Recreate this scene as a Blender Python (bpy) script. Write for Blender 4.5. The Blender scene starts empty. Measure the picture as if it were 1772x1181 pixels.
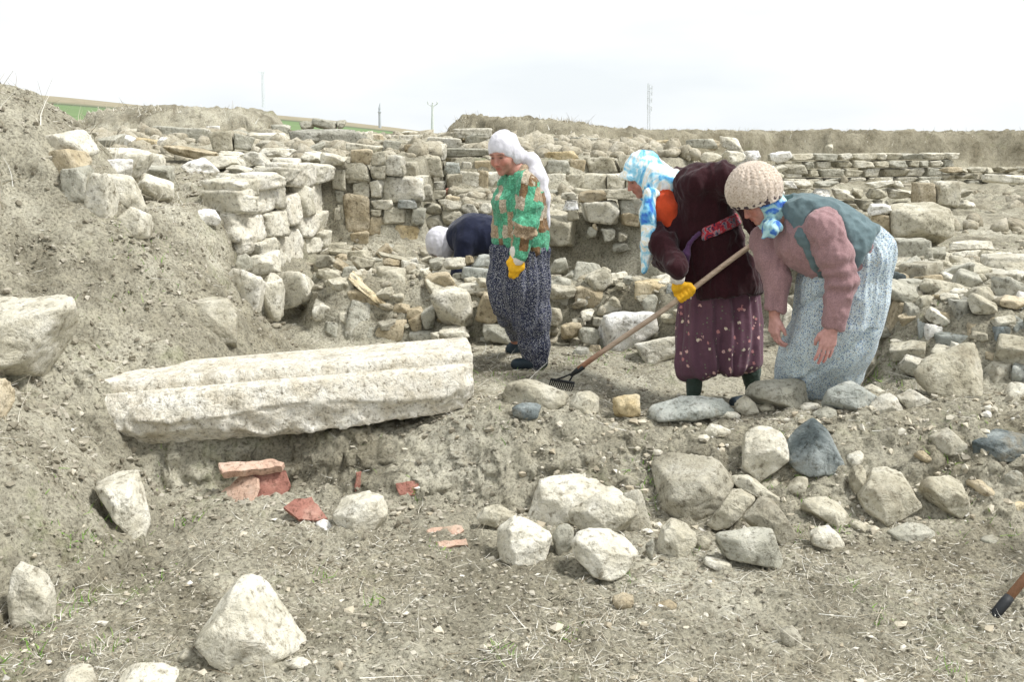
import bpy, bmesh, math, random
import numpy as np

# ------------------------------------------------------------------ camera, sky, sun, exposure
S = bpy.context.scene
COL = S.collection
LENS = 35.0
FPX = LENS / 36.0 * 1772.0          # focal length in pixels of the photograph
CAMZ = 1.55                          # eye height above the floor the women stand on
PITCH = math.atan((590.5 - 240.0) / FPX)
cam_d = bpy.data.cameras.new('camera')
cam_d.lens = LENS; cam_d.sensor_width = 36.0; cam_d.clip_start = 0.05; cam_d.clip_end = 5000
cam = bpy.data.objects.new('camera', cam_d); COL.objects.link(cam)
cam.location = (0, 0, CAMZ); cam.rotation_euler = (math.pi / 2 - PITCH, 0, 0)
cam_d.dof.use_dof = False
S.camera = cam

SUN_DIR = np.array([0.62, -0.10, 0.95]); SUN_DIR = SUN_DIR / np.linalg.norm(SUN_DIR)   # towards the sun
W = bpy.data.worlds.new('World'); S.world = W; W.use_nodes = True
wn = W.node_tree.nodes; wl = W.node_tree.links
bg = wn['Background']
sky = wn.new('ShaderNodeTexSky'); sky.sky_type = 'NISHITA'; sky.sun_disc = False
sky.sun_elevation = math.asin(SUN_DIR[2]); sky.sun_rotation = math.atan2(SUN_DIR[0], SUN_DIR[1])
sky.air_density = 1.0; sky.dust_density = 3.0
wtc = wn.new('ShaderNodeTexCoord'); wmap = wn.new('ShaderNodeMapping'); wmap.inputs['Scale'].default_value = (1.6, 1.6, 6.0)
wno = wn.new('ShaderNodeTexNoise'); wno.inputs['Scale'].default_value = 1.3; wno.inputs['Detail'].default_value = 5
wcr = wn.new('ShaderNodeValToRGB')
wcr.color_ramp.elements[0].position = 0.36; wcr.color_ramp.elements[0].color = (0.76, 0.80, 0.825, 1)
wcr.color_ramp.elements[1].position = 0.72; wcr.color_ramp.elements[1].color = (1.0, 1.0, 1.0, 1)
wmu = wn.new('ShaderNodeVectorMath'); wmu.operation = 'SCALE'; wmu.inputs['Scale'].default_value = 9.2
wmx = wn.new('ShaderNodeMix'); wmx.data_type = 'RGBA'; wmx.inputs[0].default_value = 0.93   # an overcast deck over the sky
wl.new(wtc.outputs['Generated'], wmap.inputs[0]); wl.new(wmap.outputs[0], wno.inputs['Vector'])
wl.new(wno.outputs['Fac'], wcr.inputs[0]); wl.new(wcr.outputs[0], wmu.inputs[0])
wl.new(sky.outputs[0], wmx.inputs[6]); wl.new(wmu.outputs[0], wmx.inputs[7]); wl.new(wmx.outputs[2], bg.inputs['Color'])
bg.inputs['Strength'].default_value = 0.045
sun_d = bpy.data.lights.new('sun', 'SUN'); sun_d.energy = 1.5; sun_d.angle = math.radians(12); sun_d.color = (1.0, 0.985, 0.955)
sun = bpy.data.objects.new('sun', sun_d); COL.objects.link(sun)
from mathutils import Vector, Matrix, Euler
sun.rotation_euler = Vector(tuple(-SUN_DIR)).to_track_quat('-Z', 'Y').to_euler()
S.view_settings.view_transform = 'Standard'; S.view_settings.look = 'None'
S.view_settings.exposure = 1.60; S.view_settings.gamma = 1.0; S.view_settings.use_curve_mapping = False
S.render.engine = 'CYCLES'
S.cycles.max_bounces = 5; S.cycles.diffuse_bounces = 3; S.cycles.glossy_bounces = 2
S.cycles.use_denoising = True; S.cycles.adaptive_threshold = 0.02

rng = np.random.default_rng(7)
random.seed(7)

# ------------------------------------------------------------------ pixel of the photograph -> place
CP, SP = math.cos(PITCH), math.sin(PITCH)
CAM = np.array([0, 0, CAMZ]); AR = np.array([1.0, 0, 0]); AF = np.array([0, CP, -SP]); AU = np.array([0, SP, CP])
def ray(px, py):
    return AF + AR * ((px - 886.0) / FPX) - AU * ((py - 590.5) / FPX)
def at(px, py, y):
    d = ray(px, py); return CAM + d * (y / d[1])
def v(*a): return np.array(a, float)
def nrm(a): a = np.asarray(a, float); return a / (np.linalg.norm(a) + 1e-12)

# ------------------------------------------------------------------ noise
def _hash(ix, iy, iz, seed):
    h = (ix.astype(np.uint32) * np.uint32(374761393) + iy.astype(np.uint32) * np.uint32(668265263)
         + iz.astype(np.uint32) * np.uint32(2147483647 - 57) + np.uint32((seed * 974711 + 13) & 0xffffffff))
    h = (h ^ (h >> np.uint32(13))) * np.uint32(1274126177)
    h = h ^ (h >> np.uint32(16))
    return (h & np.uint32(0xffff)).astype(np.float32) / 32767.5 - 1.0
def noise3(p, seed=0):
    p = np.asarray(p, np.float32); i = np.floor(p).astype(np.int64); f = p - i
    u = f * f * f * (f * (f * 6 - 15) + 10)
    r = 0
    for dx in (0, 1):
        wx = u[..., 0] if dx else 1 - u[..., 0]
        for dy in (0, 1):
            wy = u[..., 1] if dy else 1 - u[..., 1]
            for dz in (0, 1):
                wz = u[..., 2] if dz else 1 - u[..., 2]
                r = r + wx * wy * wz * _hash(i[..., 0] + dx, i[..., 1] + dy, i[..., 2] + dz, seed)
    return r
def noise2(x, y, seed=0):
    ix = np.floor(x).astype(np.int64); iy = np.floor(y).astype(np.int64); fx = x - ix; fy = y - iy
    ux = fx * fx * fx * (fx * (fx * 6 - 15) + 10); uy = fy * fy * fy * (fy * (fy * 6 - 15) + 10)
    z = np.full(ix.shape, seed * 7 + 3)
    return ((1 - ux) * (1 - uy) * _hash(ix, iy, z, seed) + ux * (1 - uy) * _hash(ix + 1, iy, z, seed)
            + (1 - ux) * uy * _hash(ix, iy + 1, z, seed) + ux * uy * _hash(ix + 1, iy + 1, z, seed))
def fbm2(x, y, sc, oct=4, seed=0, g=0.5):
    r = 0; a = 1.0
    for k in range(oct):
        r = r + a * noise2(x * sc + 11.3 * k, y * sc - 7.1 * k, seed + k); a *= g; sc *= 2.03
    return r
def fbm3(p, sc, oct=3, seed=0, g=0.5):
    r = 0; a = 1.0
    for k in range(oct):
        r = r + a * noise3(p * sc + 5.7 * k, seed + k); a *= g; sc *= 2.03
    return r

# ------------------------------------------------------------------ mesh and object helpers
def mesh(name, V, F, mat=None, smooth=True):
    me = bpy.data.meshes.new(name)
    V = np.ascontiguousarray(V, np.float32); F = np.asarray(F)
    k = F.shape[1]
    me.vertices.add(len(V)); me.vertices.foreach_set('co', V.ravel())
    me.loops.add(F.size); me.loops.foreach_set('vertex_index', np.ascontiguousarray(F, np.int32).ravel())
    me.polygons.add(len(F)); me.polygons.foreach_set('loop_start', np.arange(0, F.size, k, dtype=np.int32))
    me.polygons.foreach_set('loop_total', np.full(len(F), k, np.int32))
    me.update(calc_edges=True)
    me.polygons.foreach_set('use_smooth', np.full(len(F), smooth, bool))
    if mat: me.materials.append(mat)
    me.validate()
    return me
def obj(name, me, parent=None, loc=(0, 0, 0), label=None, cat=None, group=None, kind=None):
    o = bpy.data.objects.new(name, me); COL.objects.link(o)
    o.location = tuple(float(a) for a in loc)
    if parent is not None: o.parent = parent
    if label: o['label'] = label
    if cat: o['category'] = cat
    if group: o['group'] = group
    if kind: o['kind'] = kind
    return o
def empty(name, loc, label, cat, group=None):
    o = obj(name, None, None, loc, label, cat, group, 'thing'); o.empty_display_size = 0.1
    return o
def local(o_parent, V):                       # world vertices -> the parent's frame (parents are never rotated)
    return np.asarray(V) - np.array(o_parent.location)

# ------------------------------------------------------------------ materials
def mat_new(name, rough=0.9, spec=0.25):
    m = bpy.data.materials.new(name); m.use_nodes = True
    b = m.node_tree.nodes['Principled BSDF']; b.inputs['Roughness'].default_value = rough
    b.inputs['Specular IOR Level'].default_value = spec
    return m, m.node_tree.nodes, m.node_tree.links, b
def ramp(n, stops, const=False):
    r = n.new('ShaderNodeValToRGB'); cr = r.color_ramp
    if const: cr.interpolation = 'CONSTANT'
    while len(cr.elements) < len(stops): cr.elements.new(0.5)
    for e, (p, c) in zip(cr.elements, stops):
        e.position = p; e.color = (*c, 1) if len(c) == 3 else c
    return r
def tex(n, kind, vec, l, **kw):
    t = n.new('ShaderNodeTex' + kind)
    for k, val in kw.items():
        if k in t.inputs: t.inputs[k].default_value = val
        else: setattr(t, k, val)
    l.new(vec, t.inputs['Vector']); return t
def mixc(n, l, fac, a, b, mode='MIX'):
    m = n.new('ShaderNodeMix'); m.data_type = 'RGBA'; m.blend_type = mode
    for s, val in ((m.inputs[0], fac), (m.inputs[6], a), (m.inputs[7], b)):
        if hasattr(val, 'is_linked') or hasattr(val, 'links'): l.new(val, s)
        elif isinstance(val, (int, float)): s.default_value = val
        else: s.default_value = (*val, 1)
    return m.outputs[2]
def bump(n, l, b, height, strength, dist, prev=None):
    k = n.new('ShaderNodeBump'); k.inputs['Strength'].default_value = strength; k.inputs['Distance'].default_value = dist
    l.new(height, k.inputs['Height'])
    if prev is not None: l.new(prev, k.inputs['Normal'])
    l.new(k.outputs[0], b.inputs['Normal']); return k.outputs[0]

def stone_mat(name, c1, c2, c3, rnd=0.35, scale=1.0, bstr=0.55, dirt=(0.28, 0.245, 0.175)):
    """weathered stone: two tones in patches, dark pits, pale crust, per-stone variation"""
    m, n, l, b = mat_new(name, 0.92, 0.2)
    geo = n.new('ShaderNodeNewGeometry'); oi = n.new('ShaderNodeObjectInfo')
    off = n.new('ShaderNodeVectorMath'); off.operation = 'MULTIPLY_ADD'
    off.inputs[1].default_value = (1, 1, 1)
    l.new(geo.outputs['Position'], off.inputs[0])
    sc = n.new('ShaderNodeVectorMath'); sc.operation = 'SCALE'; sc.inputs['Scale'].default_value = 13.0
    l.new(oi.outputs['Random'], sc.inputs[0]); l.new(sc.outputs[0], off.inputs[2])
    vec = off.outputs[0]
    n1 = tex(n, 'Noise', vec, l, Scale=5.0 * scale, Detail=6.0, Roughness=0.62)
    n2 = tex(n, 'Noise', vec, l, Scale=26.0 * scale, Detail=7.0, Roughness=0.68)
    n3 = tex(n, 'Noise', vec, l, Scale=85.0 * scale, Detail=4.0, Roughness=0.7)
    up = lambda c: tuple(min(.84, a * 1.20) for a in c)
    r1 = ramp(n, [(0.36, up(c1)), (0.52, up(c2)), (0.66, up(c3))]); l.new(n1.outputs['Fac'], r1.inputs[0])
    r2 = ramp(n, [(0.34, (0.42, 0.40, 0.36)), (0.47, (1, 1, 1)), (0.68, (1.14, 1.13, 1.10))]); l.new(n2.outputs['Fac'], r2.inputs[0])
    c = mixc(n, l, 1.0, r1.outputs[0], r2.outputs[0], 'MULTIPLY')
    r3 = ramp(n, [(0.35, (0.34, 0.31, 0.26)), (0.43, (1, 1, 1))]); l.new(n3.outputs['Fac'], r3.inputs[0])
    c = mixc(n, l, 0.55, c, r3.outputs[0], 'MULTIPLY')
    # soil clinging in patches
    nd = tex(n, 'Noise', vec, l, Scale=3.3 * scale, Detail=8.0, Roughness=0.7)
    rd = ramp(n, [(0.56, (0, 0, 0)), (0.70, (0.75, 0.75, 0.75))]); l.new(nd.outputs['Fac'], rd.inputs[0])
    c = mixc(n, l, rd.outputs[0], c, dirt)
    rr = ramp(n, [(0.0, (1 - rnd, 1 - rnd * 0.98, 1 - rnd * 0.88)), (0.35, (1 - rnd * .3, 1 - rnd * .34, 1 - rnd * .42)),
                  (0.65, (1, 1, 1)), (1.0, (1 + rnd * .22, 1 + rnd * .22, 1 + rnd * .25))])
    l.new(oi.outputs['Random'], rr.inputs[0])
    c = mixc(n, l, 1.0, c, rr.outputs[0], 'MULTIPLY')
    l.new(c, b.inputs['Base Color'])
    vc = tex(n, 'Voronoi', vec, l, Scale=9.0 * scale, feature='DISTANCE_TO_EDGE')
    nw = tex(n, 'Noise', vec, l, Scale=11.0 * scale, Detail=5.0, Roughness=0.6, Distortion=0.6)
    rw = ramp(n, [(0.40, (0, 0, 0)), (0.60, (1, 1, 1))]); l.new(nw.outputs['Fac'], rw.inputs[0])
    p = bump(n, l, b, rw.outputs[0], bstr * 0.7, 0.022)
    p = bump(n, l, b, n2.outputs['Fac'], bstr, 0.024, p)
    bump(n, l, b, n3.outputs['Fac'], bstr * 0.8, 0.006, p)
    return m
M = {}
M['lime'] = stone_mat('limestone', (0.29, 0.268, 0.202), (0.392, 0.368, 0.290), (0.475, 0.453, 0.375), 0.20)
M['pale'] = stone_mat('pale_limestone', (0.41, 0.386, 0.308), (0.512, 0.489, 0.41), (0.58, 0.562, 0.495), 0.18)
M['cream'] = stone_mat('cream_limestone', (0.47, 0.44, 0.36), (0.555, 0.53, 0.455), (0.62, 0.60, 0.54), 0.12)
M['white'] = stone_mat('white_stone', (0.56, 0.54, 0.49), (0.68, 0.67, 0.63), (0.75, 0.74, 0.71), 0.12)
M['tan'] = stone_mat('tan_stone', (0.29, 0.24, 0.155), (0.39, 0.335, 0.235), (0.48, 0.425, 0.32), 0.2)
M['ochre'] = stone_mat('ochre_stone', (0.36, 0.285, 0.16), (0.46, 0.385, 0.245), (0.54, 0.475, 0.34), 0.1)
M['grey'] = stone_mat('grey_stone', (0.25, 0.243, 0.198), (0.33, 0.322, 0.268), (0.42, 0.408, 0.348), 0.2)
M['blue'] = stone_mat('blue_grey_stone', (0.225, 0.24, 0.218), (0.305, 0.318, 0.292), (0.40, 0.405, 0.37), 0.15)
M['dark'] = stone_mat('dark_blue_stone', (0.065, 0.08, 0.082), (0.135, 0.155, 0.155), (0.26, 0.285, 0.28), 0.15)
M['marble'] = stone_mat('weathered_marble', (0.47, 0.43, 0.345), (0.575, 0.545, 0.47), (0.64, 0.62, 0.56), 0.05, 1.6, 0.6)
M['terra'] = stone_mat('terracotta', (0.25, 0.115, 0.09), (0.32, 0.155, 0.12), (0.38, 0.225, 0.18), 0.15, 1.6, 0.3)
M['terrapale'] = stone_mat('dusty_terracotta', (0.36, 0.235, 0.175), (0.43, 0.30, 0.23), (0.48, 0.37, 0.30), 0.15, 1.6, 0.3)

# ------------------------------------------------------------------ terrain height
def sst(a, b, x):
    t = np.clip((x - a) / (b - a), 0, 1); return t * t * (3 - 2 * t)
def sdpoly(x, y, P):
    """signed distance to a polygon, positive inside"""
    P = np.asarray(P, float); d = np.full(x.shape, 1e9); ins = np.zeros(x.shape, bool)
    for i in range(len(P)):
        a = P[i]; b = P[(i + 1) % len(P)]; e = b - a
        wx = x - a[0]; wy = y - a[1]
        t = np.clip((wx * e[0] + wy * e[1]) / (e @ e), 0, 1)
        d = np.minimum(d, np.hypot(wx - t * e[0], wy - t * e[1]))
        c = ((a[1] > y) != (b[1] > y)) & (x < e[0] * (y - a[1]) / (e[1] if abs(e[1]) > 1e-9 else 1e-9) + a[0])
        ins ^= c
    return np.where(ins, d, -d)
def dline(x, y, P):
    P = np.asarray(P, float); d = np.full(x.shape, 1e9)
    for i in range(len(P) - 1):
        a = P[i]; e = P[i + 1] - a; wx = x - a[0]; wy = y - a[1]
        t = np.clip((wx * e[0] + wy * e[1]) / (e @ e), 0, 1)
        d = np.minimum(d, np.hypot(wx - t * e[0], wy - t * e[1]))
    return d
LEFT_FOOT = [(-2.45, 1.0), (-2.1, 3.6), (-1.98, 4.3), (-1.95, 4.85), (-2.06, 5.2), (-2.04, 5.6), (-1.78, 6.0), (-1.66, 6.5), (-1.66, 7.0), (-1.86, 7.6),
             (-1.9, 9.0), (-9, 9.2), (-9, 1.0)]
TERR_L = [(-2.14, 7.8), (-1.74, 9.38), (-0.84, 9.48), (-0.80, 12), (-0.8, 70), (-60, 70), (-60, 9), (-4.2, 8.2)]
TERR_1 = [(-0.85, 9.62), (0.1, 9.55), (0.22, 8.8), (1.2, 8.55), (2.0, 8.35), (2.6, 8.0), (60, 8.0), (60, 90), (-0.85, 90)]
TERR_2 = [(-0.85, 11.35), (0.6, 11.3), (1.5, 11.8), (2.5, 12.6), (2.7, 14.5), (2.2, 18), (2.0, 90), (-0.85, 90)]
RIGHT = [(2.28, 7.4), (2.3, 6.5), (2.42, 6.12), (2.75, 5.85), (3.3, 5.6), (5, 5.45), (14, 5.4), (14, 8.8), (2.3, 8.8)]
HEAP = [(-2.0, 7.35), (-1.2, 7.45), (-0.72, 7.75), (-0.68, 9.7), (-2.0, 9.7)]
RIDGE = [(-1.35, 7.72), (-0.6, 7.85), (0.25, 7.85), (0.9, 7.72), (1.4, 7.45)]
BANK_R = [(-1.75, 24.6), (-0.6, 23.6), (1.5, 23.2), (4, 26), (8, 29.5), (45, 34), (90, 60), (90, 120), (-1.9, 120)]
MOUND_L = [(-7.6, 17.6), (-6.4, 17.2), (-4.3, 17.3), (-4.15, 18.6), (-5.0, 22), (-8.5, 22)]
def H(x, y):
    x = np.asarray(x, float); y = np.asarray(y, float)
    yf = np.interp(x, [-3, -2, -1.25, -.85, -.3, .2, 1, 2, 3.5], [4.85, 5.22, 5.28, 5.05, 4.94, 4.78, 4.66, 4.58, 4.4])
    wd = np.interp(x, [-1.2, -.8, .1, .6], [.26, .40, .56, .72])
    z = -0.36 + 0.02 * fbm2(x, y, 0.9, 2, 40) + 0.37 * sst(0, 1, (y - yf) / wd)
    z = z + 0.09 * np.exp(-((x - 0.0) ** 2 / .10 + (y - 5.5) ** 2 / .05))
    z = z - 0.09 * np.exp(-((x - 0.235) ** 2 / .008 + (y - 5.27) ** 2 / .006))          # a small burrow in the bank
    z = z + 0.10 * sst(1.3, 2.6, x) * sst(4.6, 5.4, y) * (1 - sst(5.9, 6.6, y))
    z = z - 0.17 * sst(0.45, 0.85, x) * (1 - sst(2.0, 2.4, x)) * sst(5.62, 5.9, y) * (1 - sst(6.5, 7.3, y))   # dug a little deeper where they work
    z = z - 0.08 * sst(-1.75, -1.5, x) * (1 - sst(-.75, -.2, x)) * sst(5.16, 5.3, y) * (1 - sst(5.7, 5.9, y))     # hollow under the carved block
    z = z + 0.36 * np.exp(-((x + 2.16) ** 2 / .06 + (y - 5.98) ** 2 / .07))
    # heap of rubble in the corner and the low rubble wall
    hp = np.interp(y, [7.35, 8.2, 9.4], [0.08, 0.30, 0.58])
    z = z + (hp - z) * sst(-0.22, 0.12, sdpoly(x, y, HEAP))
    rd = dline(x, y, RIDGE)
    z = np.where(rd < .6, np.maximum(z, 0.47 * np.exp(-(rd / 0.30) ** 4) - 0.02 + z * 0.2), z)
    # bank on the left
    s = sdpoly(x, y, LEFT_FOOT) + 0.10 * fbm2(x, y, 1.4, 3, 51)
    prof = np.interp(s, [-.15, 0, .25, .6, 1.0, 1.3, 1.6, 2.2, 6], [0, .05, .36, .76, 1.20, 1.60, 1.84, 1.98, 2.0])
    cap = np.interp(y, [0, 3.0, 5.0, 6.6, 7.4, 8.6, 9.5], [1.2, 1.55, 1.95, 2.02, 1.80, 1.42, 1.25])
    zl = np.minimum(prof - 0.33 + 0.33 * sst(4.6, 6.5, y), cap)
    z = np.where(s > -.15, np.maximum(z, zl), z)
    ap = sdpoly(x, y, [(-2.30, 8.0), (-2.32, 7.6), (-2.62, 7.1), (-3.2, 6.9), (-4.2, 7.2), (-4.2, 8.6), (-2.16, 8.6)]) + 0.05 * fbm2(x, y, 2.2, 3, 55)
    z = np.maximum(z, z + (1.04 - z) * sst(-0.42, 0.10, ap))
    # terraces
    h1 = np.interp(x, [1.5, 2.7], [0.92, 0.57]) + 0.004 * (y - 9)
    z = z + (h1 - z) * sst(-0.10, 0.22, sdpoly(x, y, TERR_1))
    h2 = np.interp(y, [11.3, 16, 22], [1.30, 1.42, 1.5])
    z = z + (h2 - z) * sst(-0.05, 0.25, sdpoly(x, y, TERR_2))
    hl = np.interp(y, [7.8, 9, 12, 17], [1.10, 1.24, 1.40, 1.56]) + 0.03 * np.clip(-x - 3, 0, 4)
    dl = sdpoly(x, y, TERR_L)
    z = np.where((dl > -.06), np.maximum(z, z + (hl - z) * sst(-0.06, 0.14, dl)), z)
    hr = 0.52 + 0.05 * sst(5.8, 7.5, y)
    z = np.maximum(z, z + (hr - z) * sst(-0.12, 0.34, sdpoly(x, y, RIGHT)))
    # far banks
    hb = np.interp(x, [-1.7, -1.2, 0.2, 1.4, 2.4, 4, 60], [1.75, 2.06, 2.0, 1.93, 1.78, 1.72, 1.76])
    db = sdpoly(x, y, BANK_R) + 0.25 * fbm2(x, y, .5, 3, 60)
    z = np.maximum(z, z + (hb - z) * sst(-0.2, 0.55, db))
    z = z + (2.05 + 0.06 * fbm2(x, y, .8, 2, 61) - z) * sst(-0.25, 0.45, sdpoly(x, y, MOUND_L) + 0.15 * fbm2(x, y, 1.1, 3, 62))
    z = z * (1 - sst(55, 75, y)) + 0.2 * sst(55, 75, y)
    return z
def Hs(x, y): return float(H(np.array([x]), np.array([y]))[0])
def hit(px, py, y0=2.5, y1=45.0):
    """first point where the ray through a pixel meets the ground"""
    d = ray(px, py); ys = y0 * (y1 / y0) ** np.linspace(0, 1, 900)
    P = CAM[None] + d[None] * (ys / d[1])[:, None]
    h = H(P[:, 0], P[:, 1]); k = np.nonzero(P[:, 2] <= h)[0]
    if len(k) == 0: return P[-1]
    return P[k[0]]

def ground_fine(x, y, h=None):
    """clods, ruts and crumbs on top of the terrain"""
    if h is None: h = H(x, y)
    a = np.clip(1.0 - (y - 9) / 20, 0.15, 1)
    floor = (1 - sst(0.02, 0.25, np.abs(h))) * sst(5.5, 6, y)
    amp = (0.020 - 0.009 * floor) * (1 + .6 * sst(0, .5, sdpoly(x, y, LEFT_FOOT)))
    n = fbm2(x, y, 5.0, 3, 3) * amp
    m = fbm2(x, y, 17.0, 3, 9); n = n + np.abs(m) * 0.015 * (1 - 0.55 * floor)
    n = n + fbm2(x, y, 48.0, 2, 15) * 0.006 * (1 - .4 * floor)
    yb = np.interp(x, [-2, -1.25, -.85, -.3, .2, 1, 2, 3.5], [5.35, 5.40, 5.25, 5.15, 5.05, 5.0, 4.9, 4.8])
    bk = np.exp(-((y - yb) / .26) ** 2) * (1 - sst(.6, 1.6, x) * .5) + .45 * sst(.05, .4, sdpoly(x, y, LEFT_FOOT)) * (1 - sst(7.5, 8.5, y))
    n = n + bk * (np.abs(fbm2(x, y, 9.0, 4, 31)) - .25) * 0.034
    far = sst(9, 16, y); n = n * (1 - far) + far * (fbm2(x, y, 2.2, 4, 21) * 0.07 + np.abs(fbm2(x, y, 6.5, 3, 27)) * 0.05)
    return n * 1.0

# ------------------------------------------------------------------ ground
def ground_mat():
    m, n, l, b = mat_new('soil', 0.97, 0.12)
    geo = n.new('ShaderNodeNewGeometry'); vec = geo.outputs['Position']
    n1 = tex(n, 'Noise', vec, l, Scale=1.3, Detail=6.0, Roughness=0.6)
    n2 = tex(n, 'Noise', vec, l, Scale=9.0, Detail=8.0, Roughness=0.7)
    n3 = tex(n, 'Noise', vec, l, Scale=60.0, Detail=6.0, Roughness=0.75)
    n4 = tex(n, 'Noise', vec, l, Scale=190.0, Detail=3.0, Roughness=0.7)
    r1 = ramp(n, [(0.34, (0.200, 0.185, 0.140)), (0.50, (0.305, 0.287, 0.224)), (0.66, (0.400, 0.381, 0.308))]); l.new(n1.outputs['Fac'], r1.inputs[0])
    r2 = ramp(n, [(0.30, (0.55, 0.52, 0.47)), (0.47, (1, 1, 1)), (0.68, (1.2, 1.19, 1.16))]); l.new(n2.outputs['Fac'], r2.inputs[0])
    r3 = ramp(n, [(0.36, (0.28, 0.26, 0.225)), (0.48, (1, 1, 1)), (0.63, (1.40, 1.39, 1.37))]); l.new(n3.outputs['Fac'], r3.inputs[0])
    c = mixc(n, l, 1.0, r1.outputs[0], r2.outputs[0], 'MULTIPLY')
    c = mixc(n, l, 0.85, c, r3.outputs[0], 'MULTIPLY')
    nd = tex(n, 'Noise', vec, l, Scale=0.95, Detail=7.0, Roughness=0.72)
    rdm = ramp(n, [(0.50, (0, 0, 0)), (0.62, (0.62, 0.62, 0.62))]); l.new(nd.outputs['Fac'], rdm.inputs[0])
    c = mixc(n, l, rdm.outputs[0], c, mixc(n, l, 1.0, c, (0.60, 0.565, 0.50), 'MULTIPLY'))      # damp dark patches
    ng = tex(n, 'Noise', vec, l, Scale=2.1, Detail=9.0, Roughness=0.78)
    rg = ramp(n, [(0.57, (0, 0, 0)), (0.72, (0.55, 0.55, 0.55))]); l.new(ng.outputs['Fac'], rg.inputs[0])
    c = mixc(n, l, rg.outputs[0], c, (0.20, 0.225, 0.10))
    sx = n.new('ShaderNodeSeparateXYZ'); l.new(vec, sx.inputs[0]); mr = n.new('ShaderNodeMapRange'); mr.inputs['From Min'].default_value = 16; mr.inputs['From Max'].default_value = 24; l.new(sx.outputs['Y'], mr.inputs['Value'])
    c = mixc(n, l, mr.outputs[0], c, mixc(n, l, 1.0, c, (0.74, 0.72, 0.68), 'MULTIPLY'))      # browner topsoil of the far banks
    l.new(c, b.inputs['Base Color'])
    p = bump(n, l, b, n2.outputs['Fac'], 0.5, 0.03)
    p = bump(n, l, b, n3.outputs['Fac'], 0.85, 0.012, p)
    bump(n, l, b, n4.outputs['Fac'], 0.6, 0.004, p)
    return m
M['soil'] = ground_mat()
def build_ground():
    ys = np.concatenate([[-6, -3, 0, 1.2], 2.2 * (9.5 / 2.2) ** np.linspace(0, 1, 640), 9.5 * (60 / 9.5) ** np.linspace(0, 1, 230)[1:], [62, 68, 75, 90, 140, 300, 900, 3500]])
    us = np.linspace(-0.64, 0.64, 780)
    yy, uu = np.meshgrid(ys, us, indexing='ij')
    xx = uu * (np.maximum(yy, 0) + 2.2)
    zz = H(xx, yy)
    ok = yy < 58
    zz[ok] += ground_fine(xx[ok], yy[ok], zz[ok])
    # nibble crumbly edges sideways on steep faces
    V = np.stack([xx, yy, zz], -1).reshape(-1, 3)
    st = (V[:, 1] > 2) & (V[:, 1] < 30)
    q = V[st]; k = 0.03 + 0.0 * q[:, 0]
    a = np.where(q[:, 1] > 12, 2.2, 1.0); fq = np.where(q[:, 1] > 12, .35, 1.0)[:, None]; V[st, 0] += fbm3(q * fq, 7.0, 2, 70) * 0.022 * a; V[st, 1] += fbm3(q * fq, 7.0, 2, 75) * 0.026 * a * np.where(q[:, 1] > 12, 2, 1)
    yb = np.interp(V[:, 0], [-2, -1.25, -.85, -.3, .2, 1, 2, 3.5], [5.38, 5.42, 5.25, 5.15, 5.05, 5.0, 4.9, 4.8])
    bk = np.exp(-((V[:, 1] - yb) / .24) ** 2); st = (bk > .05) & (np.abs(V[:, 0]) < 3.2); q = V[st].copy(); b_ = bk[st]
    V[st, 1] -= b_ * (np.abs(fbm3(q, 10.0, 3, 85)) - .2) * 0.05; V[st, 0] += b_ * fbm3(q, 14.0, 2, 88) * 0.022; V[st, 2] += b_ * fbm3(q, 15.0, 3, 91) * 0.016
    nr, nc = yy.shape
    i = (np.arange(nr - 1)[:, None] * nc + np.arange(nc - 1)[None]).ravel()
    F = np.stack([i, i + 1, i + 1 + nc, i + nc], 1)
    obj('ground', mesh('ground', V, F, M['soil']), kind='structure')
build_ground()

# ------------------------------------------------------------------ far hills, sky-line masts
def hill_mat():
    m, n, l, b = mat_new('field', 0.95, 0.1)
    geo = n.new('ShaderNodeNewGeometry'); sep = n.new('ShaderNodeSeparateXYZ'); l.new(geo.outputs['Position'], sep.inputs[0])
    nz = tex(n, 'Noise', geo.outputs['Position'], l, Scale=0.03, Detail=5.0, Roughness=0.6)
    ad = n.new('ShaderNodeMath'); ad.operation = 'MULTIPLY_ADD'; ad.inputs[1].default_value = 26.0; l.new(nz.outputs['Fac'], ad.inputs[0]); l.new(sep.outputs['Y'], ad.inputs[2])
    mr = n.new('ShaderNodeMapRange'); mr.inputs['From Min'].default_value = 60; mr.inputs['From Max'].default_value = 320; l.new(ad.outputs[0], mr.inputs['Value'])
    r = ramp(n, [(0.0, (0.30, 0.27, 0.18)), (0.16, (0.165, 0.235, 0.105)), (0.60, (0.15, 0.215, 0.10)), (0.63, (0.10, 0.125, 0.075)), (0.70, (0.27, 0.24, 0.165)), (1.0, (0.31, 0.275, 0.20))])
    l.new(mr.outputs[0], r.inputs[0])
    n2 = tex(n, 'Noise', geo.outputs['Position'], l, Scale=0.25, Detail=6.0, Roughness=0.7)
    r2 = ramp(n, [(0.3, (0.8, 0.8, 0.8)), (0.7, (1.15, 1.15, 1.15))]); l.new(n2.outputs['Fac'], r2.inputs[0])
    l.new(mixc(n, l, 1.0, r.outputs[0], r2.outputs[0], 'MULTIPLY'), b.inputs['Base Color'])
    return m
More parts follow.
